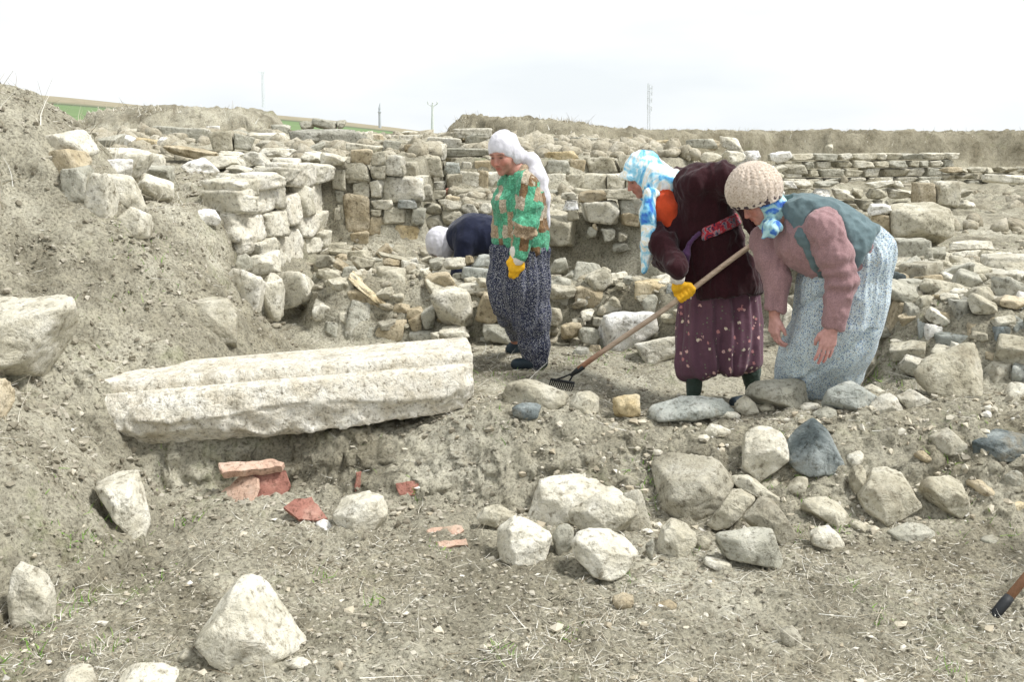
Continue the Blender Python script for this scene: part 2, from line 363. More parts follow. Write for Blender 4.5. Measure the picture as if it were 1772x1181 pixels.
def build_hill():
    px = np.linspace(-500, 1150, 110); crest = np.interp(px, [-500, 0, 150, 290, 480, 560, 690, 760, 1150], [138, 157, 170, 184, 196, 204, 221, 232, 262])
    ts = np.linspace(0, 1, 46)
    V = []
    for t in ts:
        y = 62 + 208 * t
        for p, c in zip(px, crest):
            top = at(p, c, 270.0)[2]
            base = 0.4
            z = base + (top - base) * (t ** 1.15)
            x = (p - 886) / FPX * (y + 4)
            V.append((x, y, z + 0.25 * math.sin(x * .05 + y * .03) * t))
    V = np.array(V); nc = len(px)
    i = (np.arange(len(ts) - 1)[:, None] * nc + np.arange(nc - 1)[None]).ravel()
    F = np.stack([i, i + 1, i + 1 + nc, i + nc], 1)
    obj('hill', mesh('hill', V, F, hill_mat()), kind='structure')
build_hill()

def tube(P, R, k=8, cap=True):
    """round tube through points P with radii R -> verts, quads"""
    P = np.asarray(P, float); R = np.broadcast_to(np.asarray(R, float), (len(P),))
    T = np.gradient(P, axis=0); T /= np.linalg.norm(T, axis=1)[:, None] + 1e-12
    ref = np.array([0, 0, 1.0]) if abs(T[0, 2]) < .9 else np.array([1.0, 0, 0])
    V = []
    for p, t, r in zip(P, T, R):
        a = nrm(np.cross(t, ref)); b = np.cross(t, a)
        th = np.arange(k) / k * 2 * np.pi
        V.append(p + r * (np.cos(th)[:, None] * a + np.sin(th)[:, None] * b))
    V = np.concatenate(V); F = []
    for i in range(len(P) - 1):
        for j in range(k):
            F.append((i * k + j, i * k + (j + 1) % k, (i + 1) * k + (j + 1) % k, (i + 1) * k + j))
    if cap:
        V = np.concatenate([V, P[:1], P[-1:]]); a = len(V) - 2
        for j in range(k):
            F.append((a, a, (j + 1) % k, j)); F.append((a + 1, a + 1, (len(P) - 1) * k + j, (len(P) - 1) * k + (j + 1) % k))
    return V, np.array(F)
class Geo:
    def __init__(s): s.V = []; s.F = []; s.n = 0
    def add(s, V, F):
        V = np.asarray(V, float); F = np.asarray(F)
        if F.shape[1] == 3: F = np.concatenate([F, F[:, 2:3]], 1)
        s.V.append(V); s.F.append(F + s.n); s.n += len(V); return s
    def tube(s, P, R, k=8): return s.add(*tube(P, R, k))
    def box(s, c, h, rot=None):
        C = np.array([(x, y, z) for x in (-1, 1) for y in (-1, 1) for z in (-1, 1)], float) * np.asarray(h)
        if rot is not None: C = C @ np.asarray(rot).T
        return s.add(C + np.asarray(c), [(0, 1, 3, 2), (4, 6, 7, 5), (0, 4, 5, 1), (2, 3, 7, 6), (0, 2, 6, 4), (1, 5, 7, 3)])
    def faces(s):
        out = []
        for f in np.concatenate(s.F):
            g = []
            for a in f:
                if a not in g: g.append(int(a))
            if len(g) >= 3: out.append(g)
        return out
    def build(s, name, mat, parent=None, smooth=False, **kw):
        V = np.concatenate(s.V)
        if parent is not None: V = local(parent, V)
        me = bpy.data.meshes.new(name); me.from_pydata(V.tolist(), [], s.faces()); me.update()
        me.polygons.foreach_set('use_smooth', np.full(len(me.polygons), smooth, bool))
        me.materials.append(mat)
        return obj(name, me, parent, **kw)
def plain(name, c, rough=0.7, metal=0.0, var=0.15, scale=30, spec=0.3):
    m, n, l, b = mat_new(name, rough, spec); b.inputs['Metallic'].default_value = metal
    geo = n.new('ShaderNodeNewGeometry')
    t = tex(n, 'Noise', geo.outputs['Position'], l, Scale=scale, Detail=5.0, Roughness=0.65)
    r = ramp(n, [(0.3, tuple(a * (1 - var) for a in c)), (0.7, tuple(min(1, a * (1 + var)) for a in c))]); l.new(t.outputs['Fac'], r.inputs[0])
    l.new(r.outputs[0], b.inputs['Base Color'])
    bump(n, l, b, t.outputs['Fac'], 0.15, 0.003)
    return m
M['steel_haze'] = plain('haze_pale_steel', (0.74, 0.77, 0.80), 0.5, 0.0, 0.05, 2)  # distance haze put into the colour: pale bluish steel for the masts
M['conc'] = plain('concrete', (0.70, 0.71, 0.71), 0.8, 0.0, 0.08, 2)  # pole paled for haze in the colour itself
M['minar'] = plain('haze_pale_render', (0.46, 0.50, 0.53), 0.8, 0.0, 0.05, 2)  # minaret tone lightened to stand in for the hazy air before it

def lattice(px, ptop, pbot, y, wb, wt, label, name, cat, arms):
    b = at(px, pbot, y); t = at(px, ptop, y)
    root = empty(name, b, label, cat)
    h = t[2] - b[2]; g = Geo()
    for sx in (-1, 1):
        for sy in (-1, 1):
            g.tube([b + v(sx * wb, sy * wb, 0), t + v(sx * wt, sy * wt, 0)], wb * 0.13, 5)
    g.build('mast_frame', M['steel_haze'], root)
    g = Geo(); nseg = 14
    for k in range(nseg):
        a0 = k / nseg; a1 = (k + 1) / nseg
        for (s0, s1) in (((-1, -1), (1, -1)), ((1, -1), (1, 1)), ((1, 1), (-1, 1)), ((-1, 1), (-1, -1))):
            w0 = wb + (wt - wb) * a0; w1 = wb + (wt - wb) * a1
            A = b + v(s0[0] * w0, s0[1] * w0, h * a0); B = b + v(s1[0] * w1, s1[1] * w1, h * a1)
            g.tube([A, B], wb * 0.07, 4)
            g.tube([b + v(s0[0] * w1, s0[1] * w1, h * a1), B], wb * 0.07, 4)
    g.build('lattice_bracing', M['steel_haze'], root)
    for (fz, half, drop) in arms:
        g = Geo(); c = b + v(0, 0, h * fz)
        g.tube([c - v(half, 0, 0), c + v(half, 0, 0)], wb * 0.14, 5)
        for s in (-1, 0, 1):
            g.tube([c + v(s * half * .93, 0, 0), c + v(s * half * .93, 0, drop)], wb * .22, 6)
        g.build('cross_arm', M['steel_haze'], root)
    return root
lattice(455.5, 125, 186, 150, 0.15, 0.08, 'thin lattice power pole rising behind the brown earth mound', 'power_pole', 'pole', [(0.99, .42, .3)])
r = lattice(1122.5, 146, 232, 150, 0.19, 0.13, 'tall lattice telecom mast on the horizon above the far bank', 'telecom_mast', 'mast', [])
for fz in (0.97, 0.86, 0.72, 0.55):
    g = Geo(); b = np.array(r.location); hh = at(1122.5, 146, 150)[2] - b[2]
    g.box(b + v(-0.30, -.1, hh * fz), (0.06, 0.05, 0.36)); g.tube([b + v(-.30, -.1, hh * fz), b + v(0, 0, hh * fz)], .03, 5)
    g.box(b + v(0.29, -.1, hh * fz - .3), (0.06, 0.05, 0.32)); g.tube([b + v(.29, -.1, hh * fz - .3), b + v(0, 0, hh * fz - .3)], .03, 5)
    g.build('antenna', M['steel_haze'], r)
def yard_pole():
    y = 130; b = at(748.5, 232, y); t = at(748.5, 180, y); k = y / FPX
    root = empty('power_pole', b, 'concrete power pole with forked arms standing behind the ruins', 'pole')
    Geo().tube([b, t], [0.22, 0.13], 8).build('pole_shaft', M['conc'], root)
    g = Geo(); g.tube([t + v(-.62, 0, .05), t + v(0, 0, -.35), t + v(.62, 0, .05)], .07, 6); g.build('cross_arm', M['conc'], root)
    for s in (-.6, 0.0, .6):
        g = Geo(); q = t + v(s, 0, .05 if s else 0); g.tube([q, q + v(0, 0, .16), q + v(0, 0, .3)], [.05, .11, .06], 6); g.build('insulator', M['conc'], root)
yard_pole()
def minaret():
    y = 240; b = at(657.5, 222, y); t = at(657.5, 178, y); k = y / FPX
    root = empty('minaret', b, 'far slender grey minaret rising over the green field', 'minaret')
    s = t[2] - b[2]
    Geo().tube([b, b + v(0, 0, s * .62)], [.36, .28], 10).build('shaft', M['minar'], root)
    Geo().tube([b + v(0, 0, s * .60), b + v(0, 0, s * .63), b + v(0, 0, s * .66)], [.28, .42, .40], 10).build('balcony', M['minar'], root)
    Geo().tube([b + v(0, 0, s * .66), b + v(0, 0, s * .76)], [.24, .24], 10).build('upper_shaft', M['minar'], root)
    Geo().tube([b + v(0, 0, s * .755), b + v(0, 0, s * .78), t], [.26, .27, .03], 10).build('spire', M['minar'], root)
minaret()

# ------------------------------------------------------------------ stones
def ico(sub):
    bm = bmesh.new(); bmesh.ops.create_icosphere(bm, subdivisions=sub, radius=1.0)
    V = np.array([a.co[:] for a in bm.verts]); F = np.array([[a.index for a in f.verts] for f in bm.faces]); bm.free()
    return V / np.linalg.norm(V, axis=1)[:, None], F
ICO = {s: ico(s) for s in (1, 2, 3, 4, 5)}
def polyhedron(N, D, sub, p=18.0):
    """rounded convex body bounded by planes N.x <= D"""
    U, F = ICO[sub]
    q = np.maximum(U @ np.asarray(N).T, 0) / np.asarray(D)[None]
    r = (q ** p).sum(1) ** (-1.0 / p)
    return U * r[:, None], F
def box_planes(r, tilt=0.10, chop=7, cmin=1.15, cmax=1.5):
    N = []; D = []
    for a in range(3):
        for s in (-1, 1):
            n = np.zeros(3); n[a] = s; n += r.normal(0, tilt, 3); N.append(nrm(n)); D.append(r.uniform(.86, 1.0))
    for _ in range(chop):
        n = nrm(r.choice([-1, 1], 3) * r.uniform(.25, 1, 3)); N.append(n); D.append(r.uniform(cmin, cmax) * .92)
    return np.array(N), np.array(D)
TPL = {}
def templates():
    r = np.random.default_rng(21)
    for kind, n, tilt, chop, cmin, cmax, p, amp in (('block', 16, .10, 5, 1.28, 1.6, 80, .04), ('rubble', 20, .22, 8, 1.02, 1.4, 80, .05), ('slab', 10, .13, 7, 1.1, 1.45, 80, .04)):
        L = []
        for k in range(n):
            N, D = box_planes(r, tilt, chop, cmin, cmax)
            V, F = polyhedron(N, D, 4, p)
            s = int(r.integers(999))
            V = V * (1 + amp * fbm3(V, 2.0, 2, s) + .35 * amp * (1 - 2 * np.abs(fbm3(V, 6.0, 3, s + 3))))[:, None]
            V = V / np.abs(V).max(0)
            L.append((V, F))
        TPL[kind] = L
templates()
TME = {}
def tpl_mesh(kind, k, mat):
    key = (kind, k)
    if key not in TME: TME[key] = mesh('stone_' + kind, *TPL[kind][k], M['lime'])
    return TME[key]
FL = [Euler((0, 0, 0)), Euler((math.pi, 0, 0)), Euler((0, math.pi, 0)), Euler((0, 0, math.pi))]
def stone(name, c, half, kind='block', mat='lime', yaw=0.0, roll=0.0, tilt=0.0, parent=None, r=rng, **kw):
    """one stone from a shared mesh: half sizes along its own x, y, z"""
    k = int(r.integers(len(TPL[kind])))
    o = obj(name, tpl_mesh(kind, k, mat), parent, **kw)
    o.material_slots[0].link = 'OBJECT'; o.material_slots[0].material = M[mat]
    c = np.asarray(c, float)
    if parent is not None: c = c - np.array(parent.location)
    R = Euler((tilt, roll, yaw)).to_matrix() @ FL[int(r.integers(4))].to_matrix()
    o.matrix_basis = Matrix.Translation(Vector(c)) @ R.to_4x4() @ Matrix.Diagonal((*[float(a) for a in half], 1))
    return o
def boxes(parent, txt, depth, mat='lime', kind='block', thick=0.75, jig=0.06, grow=1.04, along=False):
    """stones given by the box each fills in the photograph; depth(px, py) says how far its face stands"""
    for tok in txt.split(';'):
        tok = tok.split()
        if not tok: continue
        x0, y0, x1, y1 = [float(a) for a in tok[0].split(',')]
        m = mat; kd = kind; yaw = rng.normal(0, jig); roll = rng.normal(0, jig * .6); th = thick; dy = 0
        for e in tok[1:]:
            if e in M: m = e
            elif e in TPL: kd = e
            elif e[0] == 'r': roll = math.radians(float(e[1:]))
            elif e[0] == 'y': yaw = math.radians(float(e[1:]))
            elif e[0] == 'd': dy = float(e[1:])
            elif e[0] == 't': th = float(e[1:])
        if m == 'lime': m = ('lime', 'lime', 'pale', 'lime', 'tan', 'pale', 'lime', 'grey')[int(rng.integers(8))]
        cx, cy = (x0 + x1) / 2, (y0 + y1) / 2
        y = depth(cx, y1) + dy
        k = y / FPX / CP * 1.0
        hw = (x1 - x0) / 2 * y / FPX * grow; hh = (y1 - y0) / 2 * y / FPX * grow
        t = th * math.sqrt(hw * hh); 
        if abs(roll) > .2:
            ca, sa = abs(math.cos(roll)), abs(math.sin(roll)); q = ca * ca - sa * sa
            a = max((hw * ca - hh * sa) / q, .3 * hw); bb = max((hh * ca - hw * sa) / q, .25 * hh); hw, hh = a, bb
        y = min(y, hit(cx, cy)[1] - .42 * t)
        P = at(cx, cy, y + t * 0.85)
        if along:                                       # the face runs away from the viewer
            A_ = at(x0, cy, depth(x0, y1)); B_ = at(x1, cy, depth(x1, y1)); e_ = B_ - A_; hw = np.hypot(e_[0], e_[1]) / 2 * grow
            yaw = math.atan2(e_[1], e_[0]) + rng.normal(0, .07); hh = (y1 - y0) / 2 * (depth(cx, y1)) / FPX * grow; t = rng.uniform(.15, .22)
            P = (A_ + B_) / 2 + t * (.8 + rng.normal(0, .10)) * nrm(v(-e_[1], e_[0], 0))
        stone('stone', P, (hw, t, hh), kd, m, yaw, roll, 0, parent)

# hero stones: outline in the photograph -> body with its own thickness
ZO = {'A': (0, 150), 'B': (500, 150), 'C': (1172, 150), 'D': (0, 450), 'E': (500, 450), 'F': (1172, 450), 'G': (0, 781), 'M': (600, 781), 'R': (1172, 781), 'S': (0, 0)}
def hull(P):
    P = sorted(map(tuple, P)); 
    def half(Q):
        h = []
        for p in Q:
            while len(h) > 1 and (h[-1][0] - h[-2][0]) * (p[1] - h[-2][1]) - (h[-1][1] - h[-2][1]) * (p[0] - h[-2][0]) <= 0: h.pop()
            h.append(p)
        return h
    a = half(P); b = half(P[::-1]); return np.array(a[:-1] + b[:-1])
def outline(tag, txt):
    ox, oy = ZO[tag]; f = 1.0 if tag == 'S' else 2.953
    return np.array([[float(a) for a in t.split(',')] for t in txt.split()]) / f + np.array([ox, oy])
def hero(tag, txt, mat, label, thick=0.8, y=None, name='stone', cat='stone', sub=4, seed=None, p=120.0, rough=1.0, sink=0.08, front=None, group=None, dy=0.0):
    Q = outline(tag, txt)
    r = np.random.default_rng(seed if seed is not None else int(Q.sum() * 10) % 99991)
    x0, y0 = Q.min(0); x1, y1 = Q.max(0)
    cx, cy = (x0 + x1) / 2, (y0 + y1) / 2
    if y is None:
        k = np.argsort(-Q[:, 1])[:3]; bx = Q[k, 0].mean()
        y = hit(bx, min(y1 - 2, 1300))[1]
    y += dy - .02
    if x1 - x0 > 62: sub = 5
    d0 = ray(cx, cy); s = y / d0[1] / FPX * 1.0          # metres per pixel there
    w = (x1 - x0) * s; h = (y1 - y0) * s
    T = thick * 0.5 * math.sqrt(w * h)
    yc = y + T * 0.75
    C = at(cx, cy, yc); s = np.linalg.norm(C - CAM) / np.linalg.norm(d0) / FPX
    q = np.stack([(Q[:, 0] - cx) * s, -(Q[:, 1] - cy) * s], 1)
    q[q[:, 1] < -h * .2, 1] -= sink * h
    hq = hull(q)
    N = []; D = []
    cen = hq.mean(0)
    for i in range(len(hq)):
        a = hq[i]; b = hq[(i + 1) % len(hq)]; e = b - a
        if np.hypot(*e) < 0.03 * max(w, h): continue
        n2 = np.array([e[1], -e[0]]) / np.hypot(*e)
        dd = n2 @ (a - cen)
        if dd < 0: n2 = -n2; dd = -dd
        t = r.uniform(-.4, .25)
        if n2[1] > .6: t = -r.uniform(.15, .55)
        if n2[1] < -.5: t = -r.uniform(.0, .35)
        dd = max(dd - abs(t) * T * .25, .25 * dd)
        n3 = n2[0] * AR + n2[1] * AU + t * AF; k = np.linalg.norm(n3)
        N.append(n3 / k); D.append(dd / k)
    fr = front or [(-.15, .55, .95), (.25, -.15, 1.0), (-.5, -.05, 1.08), (.55, .3, 1.1)]
    for (a, b, dd) in fr:
        a += r.normal(0, .18); b += r.normal(0, .15)
        n3 = nrm(a * AR + b * AU - AF); N.append(n3); D.append(T * dd * r.uniform(.9, 1.05))
    for _ in range(4):
        n3 = nrm(r.normal(0, .5) * AR + r.normal(0, .5) * AU + AF); N.append(n3); D.append(T * r.uniform(.85, 1.1))
    for _ in range(3):
        n3 = nrm(r.normal(0, 1, 3)); N.append(n3); D.append(.5 * math.sqrt(w * w + h * h) * r.uniform(.86, 1.0) * (1 if abs(n3[1]) < .6 else T / (.5 * max(w, h)) if T < .5 * max(w, h) else 1))
    V, F = polyhedron(np.array(N), np.array(D), sub, p)
    sz = math.sqrt(w * h)
    U = ICO[sub][0]; sd = int(r.integers(5000))
    V = V + U * (rough * sz * (0.024 * fbm3(V / sz, 2.6, 2, sd) + 0.016 * (.6 - np.abs(fbm3(V / sz, 7.0, 3, sd + 7)))))[:, None]
    st = np.abs(noise3(np.stack([V[:, 0] / sz * 1.3, V[:, 1] / sz * 1.3, V[:, 2] / sz * 9], 1), sd + 40)) ** .6
    V = V - U * (rough * sz * 0.012 * (1 - st))[:, None]
    ea, eb = V @ AR, V @ AU                      # as wide and as high as the outline
    ga = (hq[:, 0].max() - hq[:, 0].min()) / (ea.max() - ea.min()); gb = (hq[:, 1].max() - hq[:, 1].min()) / (eb.max() - eb.min())
    V = V + np.outer(ea * (ga - 1) + (hq[:, 0].min() - ea.min() * ga), AR) + np.outer(eb * (gb - 1) + (hq[:, 1].min() - eb.min() * gb), AU)
    base = V[:, 2].min()
    V = V - v(0, 0, base)
    return obj(name, mesh(name, V, F, M[mat]), None, C + v(0, 0, base), label, cat, group)

# --- walls built of many stones: each a thing with stones as parts
def interp_depth(*pts):
    X = [p[0] for p in pts]; Y = [p[1] for p in pts]
    return lambda px, py: float(np.interp(px, X, Y))

w = empty('stone_wall', at(500, 520, 7.9), 'pale whitish wall face of big rough blocks at the edge of the earth bank', 'wall')
dl = interp_depth((395, 7.55), (440, 7.85), (572, 9.35))
boxes(w, '''482,290,512,315; 512,283,552,323; 550,282,572,319; 453,300,486,328; 425,312,458,340; 437,322,482,372; 478,312,502,360; 500,338,526,392;
 524,322,546,374; 540,318,572,372; 417,335,442,372; 416,366,466,415; 463,368,500,412; 522,370,552,414; 546,365,573,402; 484,392,531,470; 526,410,558,442;
 528,438,554,468; 440,410,486,450; 452,446,488,476; 552,398,574,430; 556,428,578,452; 412,330,440,370; 416,408,446,440''', dl, 'pale', 'block', 0.85, .05, 1.14, True)
for k_, ch in enumerate(w.children):
    if k_ % 2 == 1: ch.material_slots[0].material = M['cream']
for s in (('pale', '480,464,547,532', 7.55), ('cream', '388,462,470,558', 7.10), ('pale', '456,474,492,554', 7.30), ('pale', '430,436,486,482', 7.5), ('lime', '545,440,580,470', 8.6), ('lime', '408,440,440,476', 7.4)):
    boxes(w, s[1] + ' ' + s[0], lambda a, b, q=s[2]: q, 'pale', 'rubble', 1.0, .1, 1.05)
# stones on top of that wall and over the terrace behind it
boxes(w, '''360,308,426,346 pale slab; 318,274,372,306 white rubble; 352,268,424,297; 372,300,440,322; 440,284,486,304; 470,272,520,292; 420,262,470,286; 518,262,560,284;
 556,266,600,290; 395,286,440,304; 440,256,505,272; 375,262,420,280''', lambda a, b: float(np.interp(b, [240, 290, 345, 390], [11.0, 9.3, 8.2, 7.55])), 'pale', 'rubble', 1.3, .25, 1.1)

w = empty('stone_wall', at(655, 430, 9.3), 'inner corner of a ruined wall with an upright pillar stone and a big overhanging block', 'wall')
boxes(w, '''597,335,641,408 tan t.9; 577,358,592,402; 586,350,598,398; 612,312,641,345; 640,308,666,346; 663,304,734,350 pale t1.1; 641,345,684,363 lime; 686,346,722,361 blue;
 641,362,663,374; 665,358,711,388; 672,386,732,420 ochre; 640,374,673,408; 710,358,738,390 grey; 595,280,642,312; 575,270,602,292; 600,290,642,318;
 575,292,600,330; 580,328,600,352; 640,404,674,424; 560,420,600,440; 600,400,640,424; 640,285,672,310; 668,268,700,304; 690,285,702,305; 642,262,670,288; 602,258,645,284''', lambda a, b: 9.42, 'lime', 'block', 0.9, .06, 1.06)
w = empty('stone_wall', at(800, 440, 9.6), 'rough low wall behind the bent woman in navy', 'wall')
boxes(w, '''735,350,765,372; 760,346,800,368; 795,352,830,372; 826,350,862,376; 735,370,770,400; 766,366,806,392; 800,370,850,396; 736,398,762,424; 758,392,800,420; 798,392,846,420; 846,376,880,410;
 736,420,780,446; 780,416,830,446; 830,410,880,446; 880,350,930,380; 925,352,958,376; 880,380,930,420''', lambda a, b: 9.62, 'lime', 'rubble', .8, .08, 1.1)
w = empty('stone_wall', at(800, 345, 11.2), 'taller ruined wall of mixed blocks seen above the bent woman', 'wall')
boxes(w, '''700,283,722,306; 720,270,766,306 ; 766,280,800,304 blue; 798,280,818,298; 816,278,850,298; 697,305,736,322; 735,314,776,329; 774,302,802,330; 797,297,830,328 pale; 828,295,845,330; 792,328,846,356 lime t.8;
 743,329,773,346; 771,326,779,342 terra; 700,320,744,346; 770,340,794,358; 663,255,702,270; 727,250,774,278 pale; 770,256,856,272 grey; 735,238,802,256 pale; 842,298,880,330; 842,328,890,356; 846,270,880,298;
 940,262,1000,280 ochre; 945,278,985,300; 985,276,1012,304; 1010,270,1072,302; 1070,266,1115,300; 945,300,980,330; 978,302,1010,328; 1008,300,1048,330; 1046,300,1085,332; 940,330,990,350; 988,326,1030,348; 1030,328,1090,350; 1082,298,1130,336''',
 lambda a, b: float(np.interp(b, [250, 275, 350], [13.0, 11.8, 11.2])), 'lime', 'block', .9, .06, 1.1)
w = empty('stone_wall', at(1040, 440, 8.6), 'terrace edge of big flat stones bedded on a bare earth face', 'wall')
boxes(w, '''975,345,1003,366 white; 980,362,1003,384 lime; 1000,330,1050,352 lime slab; 1004,345,1073,388 pale t1.2; 1070,342,1112,372; 1072,366,1112,392 tan; 1046,326,1112,346; 943,362,996,434 lime rubble t1.1; 968,332,1000,346 rubble;
 1108,346,1160,388; 1155,350,1200,392; 1195,352,1250,390; 1245,356,1300,392; 1500,352,1540,372 white slab; 1506,368,1540,402 tan; 1015,392,1035,412 rubble grey; 1070,402,1086,420 rubble; 1060,420,1090,436 rubble; 1040,395,1068,420 rubble grey; 1024,386,1034,398 rubble tan''',
 lambda a, b: 8.62 if a < 1400 else 9.0, 'lime', 'block', .9, .06, 1.05)
w = empty('rubble_wall', at(760, 600, 7.5), 'tumbled low rubble wall between the pale wall and the standing woman', 'wall')
dr = lambda a, b: float(np.interp(b, [440, 470, 505, 540, 600], [8.25, 8.05, 7.75, 7.55, 7.42])) - (0.1 if a > 750 else 0)
boxes(w, '''545,465,584,483 slab; 573,446,612,478 tan slab r32; 548,440,580,462; 600,432,640,452 slab; 606,444,650,470; 650,434,714,458 slab r15; 612,475,674,522 ochre slab r38 t1.6; 590,500,662,530 tan slab r10; 538,512,588,562 lime rubble; 597,514,656,584 grey rubble t1.1; 650,460,704,506 lime rubble; 660,446,700,464 tan;
 694,452,736,477 pale; 727,470,792,506 tan rubble; 763,440,808,472 lime rubble; 804,440,820,460 tan rubble; 815,440,862,464 blue; 800,463,854,490 blue slab; 790,487,848,510 pale slab; 740,446,768,470 rubble; 752,498,834,570 lime rubble t1.0; 824,504,876,562 lime rubble; 643,552,710,600 tan rubble; 706,572,754,600 grey slab;
 728,528,756,574 grey; 706,542,732,578 tan rubble; 702,530,736,556 tan slab; 757,564,812,592 lime rubble; 824,560,886,592 grey rubble; 586,540,604,560 rubble; 560,484,612,512 slab; 860,470,900,510; 870,500,930,550; 880,545,950,585; 548,556,600,586 rubble grey d.1; 655,506,700,530 slab d.2; 676,520,712,548 rubble tan; 610,560,648,596 rubble grey d.15; 745,574,764,596 rubble''', dr, 'lime', 'rubble', .95, .14, 1.08)
FILL_A = w
w = empty('rubble_wall', at(1020, 590, 7.4), 'rubble wall between the standing woman and the woman with the rake', 'wall')
dr2 = lambda a, b: float(np.interp(b, [460, 500, 540, 606, 632], [8.0, 7.75, 7.55, 7.2, 6.95]))
boxes(w, '''984,448,1046,500 grey rubble t1.1; 948,478,988,532 grey rubble; 994,496,1046,532 tan slab; 1034,506,1088,556 pale rubble r20; 1036,532,1130,608 white rubble t.9; 1094,486,1154,518 ochre slab; 1104,510,1148,548 grey; 1150,490,1180,520 blue rubble; 1126,558,1168,592 lime rubble; 1096,580,1180,634 pale rubble;
 988,598,1024,627 grey rubble; 1016,594,1044,618 tan; 946,444,990,482 rubble grey; 948,530,976,566 rubble; 970,556,1004,590 rubble tan; 1000,560,1036,598 rubble grey; 1000,536,1030,560 rubble; 1150,530,1176,560; 1084,548,1110,572 rubble; 1170,500,1230,560; 1230,480,1300,560; 1376,470,1420,520; 1340,520,1372,590 pale; 1380,520,1440,580''', dr2, 'lime', 'rubble', .85, .1, 1.06)
FILL_B = w
# mass of stones at the right edge
w = empty('rubble_wall', at(1650, 680, 6.1), 'broad ruined wall of jumbled stones packed on edge beside the hat woman', 'wall')
drt = lambda a, b: float(np.interp(b, [420, 455, 500, 545, 600, 650, 720], [8.3, 7.6, 7.0, 6.62, 6.35, 6.1, 5.8])) - 0.12 * float(np.interp(a, [1600, 1772], [0, 1]))
boxes(w, '''1548,412,1608,456 grey; 1558,448,1606,502 grey rubble; 1560,488,1612,526 grey slab; 1584,514,1616,548 rubble; 1614,508,1642,534 ochre; 1632,494,1692,522 lime; 1663,510,1740,544 pale slab; 1740,498,1790,562 white rubble; 1644,514,1678,578 grey; 1538,522,1562,588 tan; 1558,520,1588,592 grey; 1582,546,1612,604 blue rubble;
 1600,562,1626,622 white t.4; 1610,574,1668,622 blue; 1652,544,1712,592 tan rubble; 1714,562,1738,622 dark; 1726,588,1790,634 grey rubble; 1740,544,1790,588 blue rubble; 1690,468,1772,506 pale slab; 1640,462,1700,492 pale slab; 1604,450,1650,480 rubble; 1604,486,1636,510 rubble; 1700,440,1790,470 pale slab; 1590,430,1640,452 grey slab;
 1612,538,1650,572 rubble tan; 1670,576,1716,606 grey rubble; 1700,606,1730,630 rubble; 1736,560,1764,584 rubble; 1540,588,1580,606 slab; 1704,548,1742,574 rubble tan; 1538,470,1562,522 dark; 1676,536,1706,556 rubble grey''', drt, 'lime', 'block', .95, .14, 1.08)
boxes(w, '1700,624,1746,692 pale; 1742,628,1800,684 blue rubble; 1728,664,1800,722 pale rubble', lambda a, b: 5.86, 'lime', 'rubble', .8, .1, 1.05)
hero('S', '1537,352 1548,344 1636,346 1645,362 1644,412 1628,420 1552,418 1540,392', 'lime', 'large squared pale block standing at the end of the path', .95, 8.9, 'stone_block', 'stone block', sub=5, p=60)
hero('S', '1640,418 1722,414 1720,432 1650,436', 'pale', 'flat plank shaped stone lying beside the large squared block', .5, 8.4)
def fill(parent, poly, n, s0, s1, seed, mats=('lime', 'lime', 'pale', 'grey', 'lime', 'tan'), sinkf=.25):
    """more of the wall's stones, lying packed on its slope"""
    r = np.random.default_rng(seed); P_ = np.array(poly); lo_, hi_ = P_.min(0), P_.max(0); put = []
    tries = 0
    while len(put) < n and tries < 6000:
        tries += 1; x, y = r.uniform(lo_, hi_); s = s0 * (s1 / s0) ** r.random()
        if sdpoly(np.array([x]), np.array([y]), P_)[0] < 0: continue
        if any((x - a) ** 2 + (y - b) ** 2 < (.62 * (s + c)) ** 2 for a, b, c in put): continue
        put.append((x, y, s))
    T = np.array(put); Z = H(T[:, 0], T[:, 1]); gx = (H(T[:, 0] + .05, T[:, 1]) - Z) / .05; gy = (H(T[:, 0], T[:, 1] + .05) - Z) / .05
    for (x, y, s), z, a, b in zip(put, Z, gx, gy):
        nn = nrm(v(-a, -b, 1)); h = s * r.uniform(.45, .8)
        stone('stone', v(x, y, z) + nn * h * (1 - 2 * sinkf), (s * r.uniform(.8, 1.25), s * r.uniform(.6, .95), h), 'rubble' if r.random() < .6 else 'block', mats[int(r.integers(len(mats)))], r.uniform(-.7, .7), r.normal(0, .22), r.normal(0, .2) + .35 * math.atan(b), parent, r)
fill(FILL_A, [(-1.75, 7.5), (-.7, 7.45), (.2, 7.5), (.2, 8.0), (-.7, 8.3), (-.75, 9.2), (-1.6, 9.2)], 90, .045, .11, 303)
fill(FILL_B, [(.2, 7.35), (1.0, 7.3), (1.5, 7.0), (1.9, 7.3), (1.2, 8.1), (.3, 8.1)], 55, .045, .11, 304)
fill(w, [(2.22, 6.4), (2.5, 5.98), (3.3, 5.6), (4.4, 5.5), (4.4, 6.6), (3.2, 7.4), (2.3, 8.4)], 130, .06, .15, 301)
fill(w, [(2.3, 6.9), (4.8, 6.2), (4.8, 8.2), (2.4, 8.4)], 60, .06, .17, 302, ('pale', 'lime', 'pale'), .38)
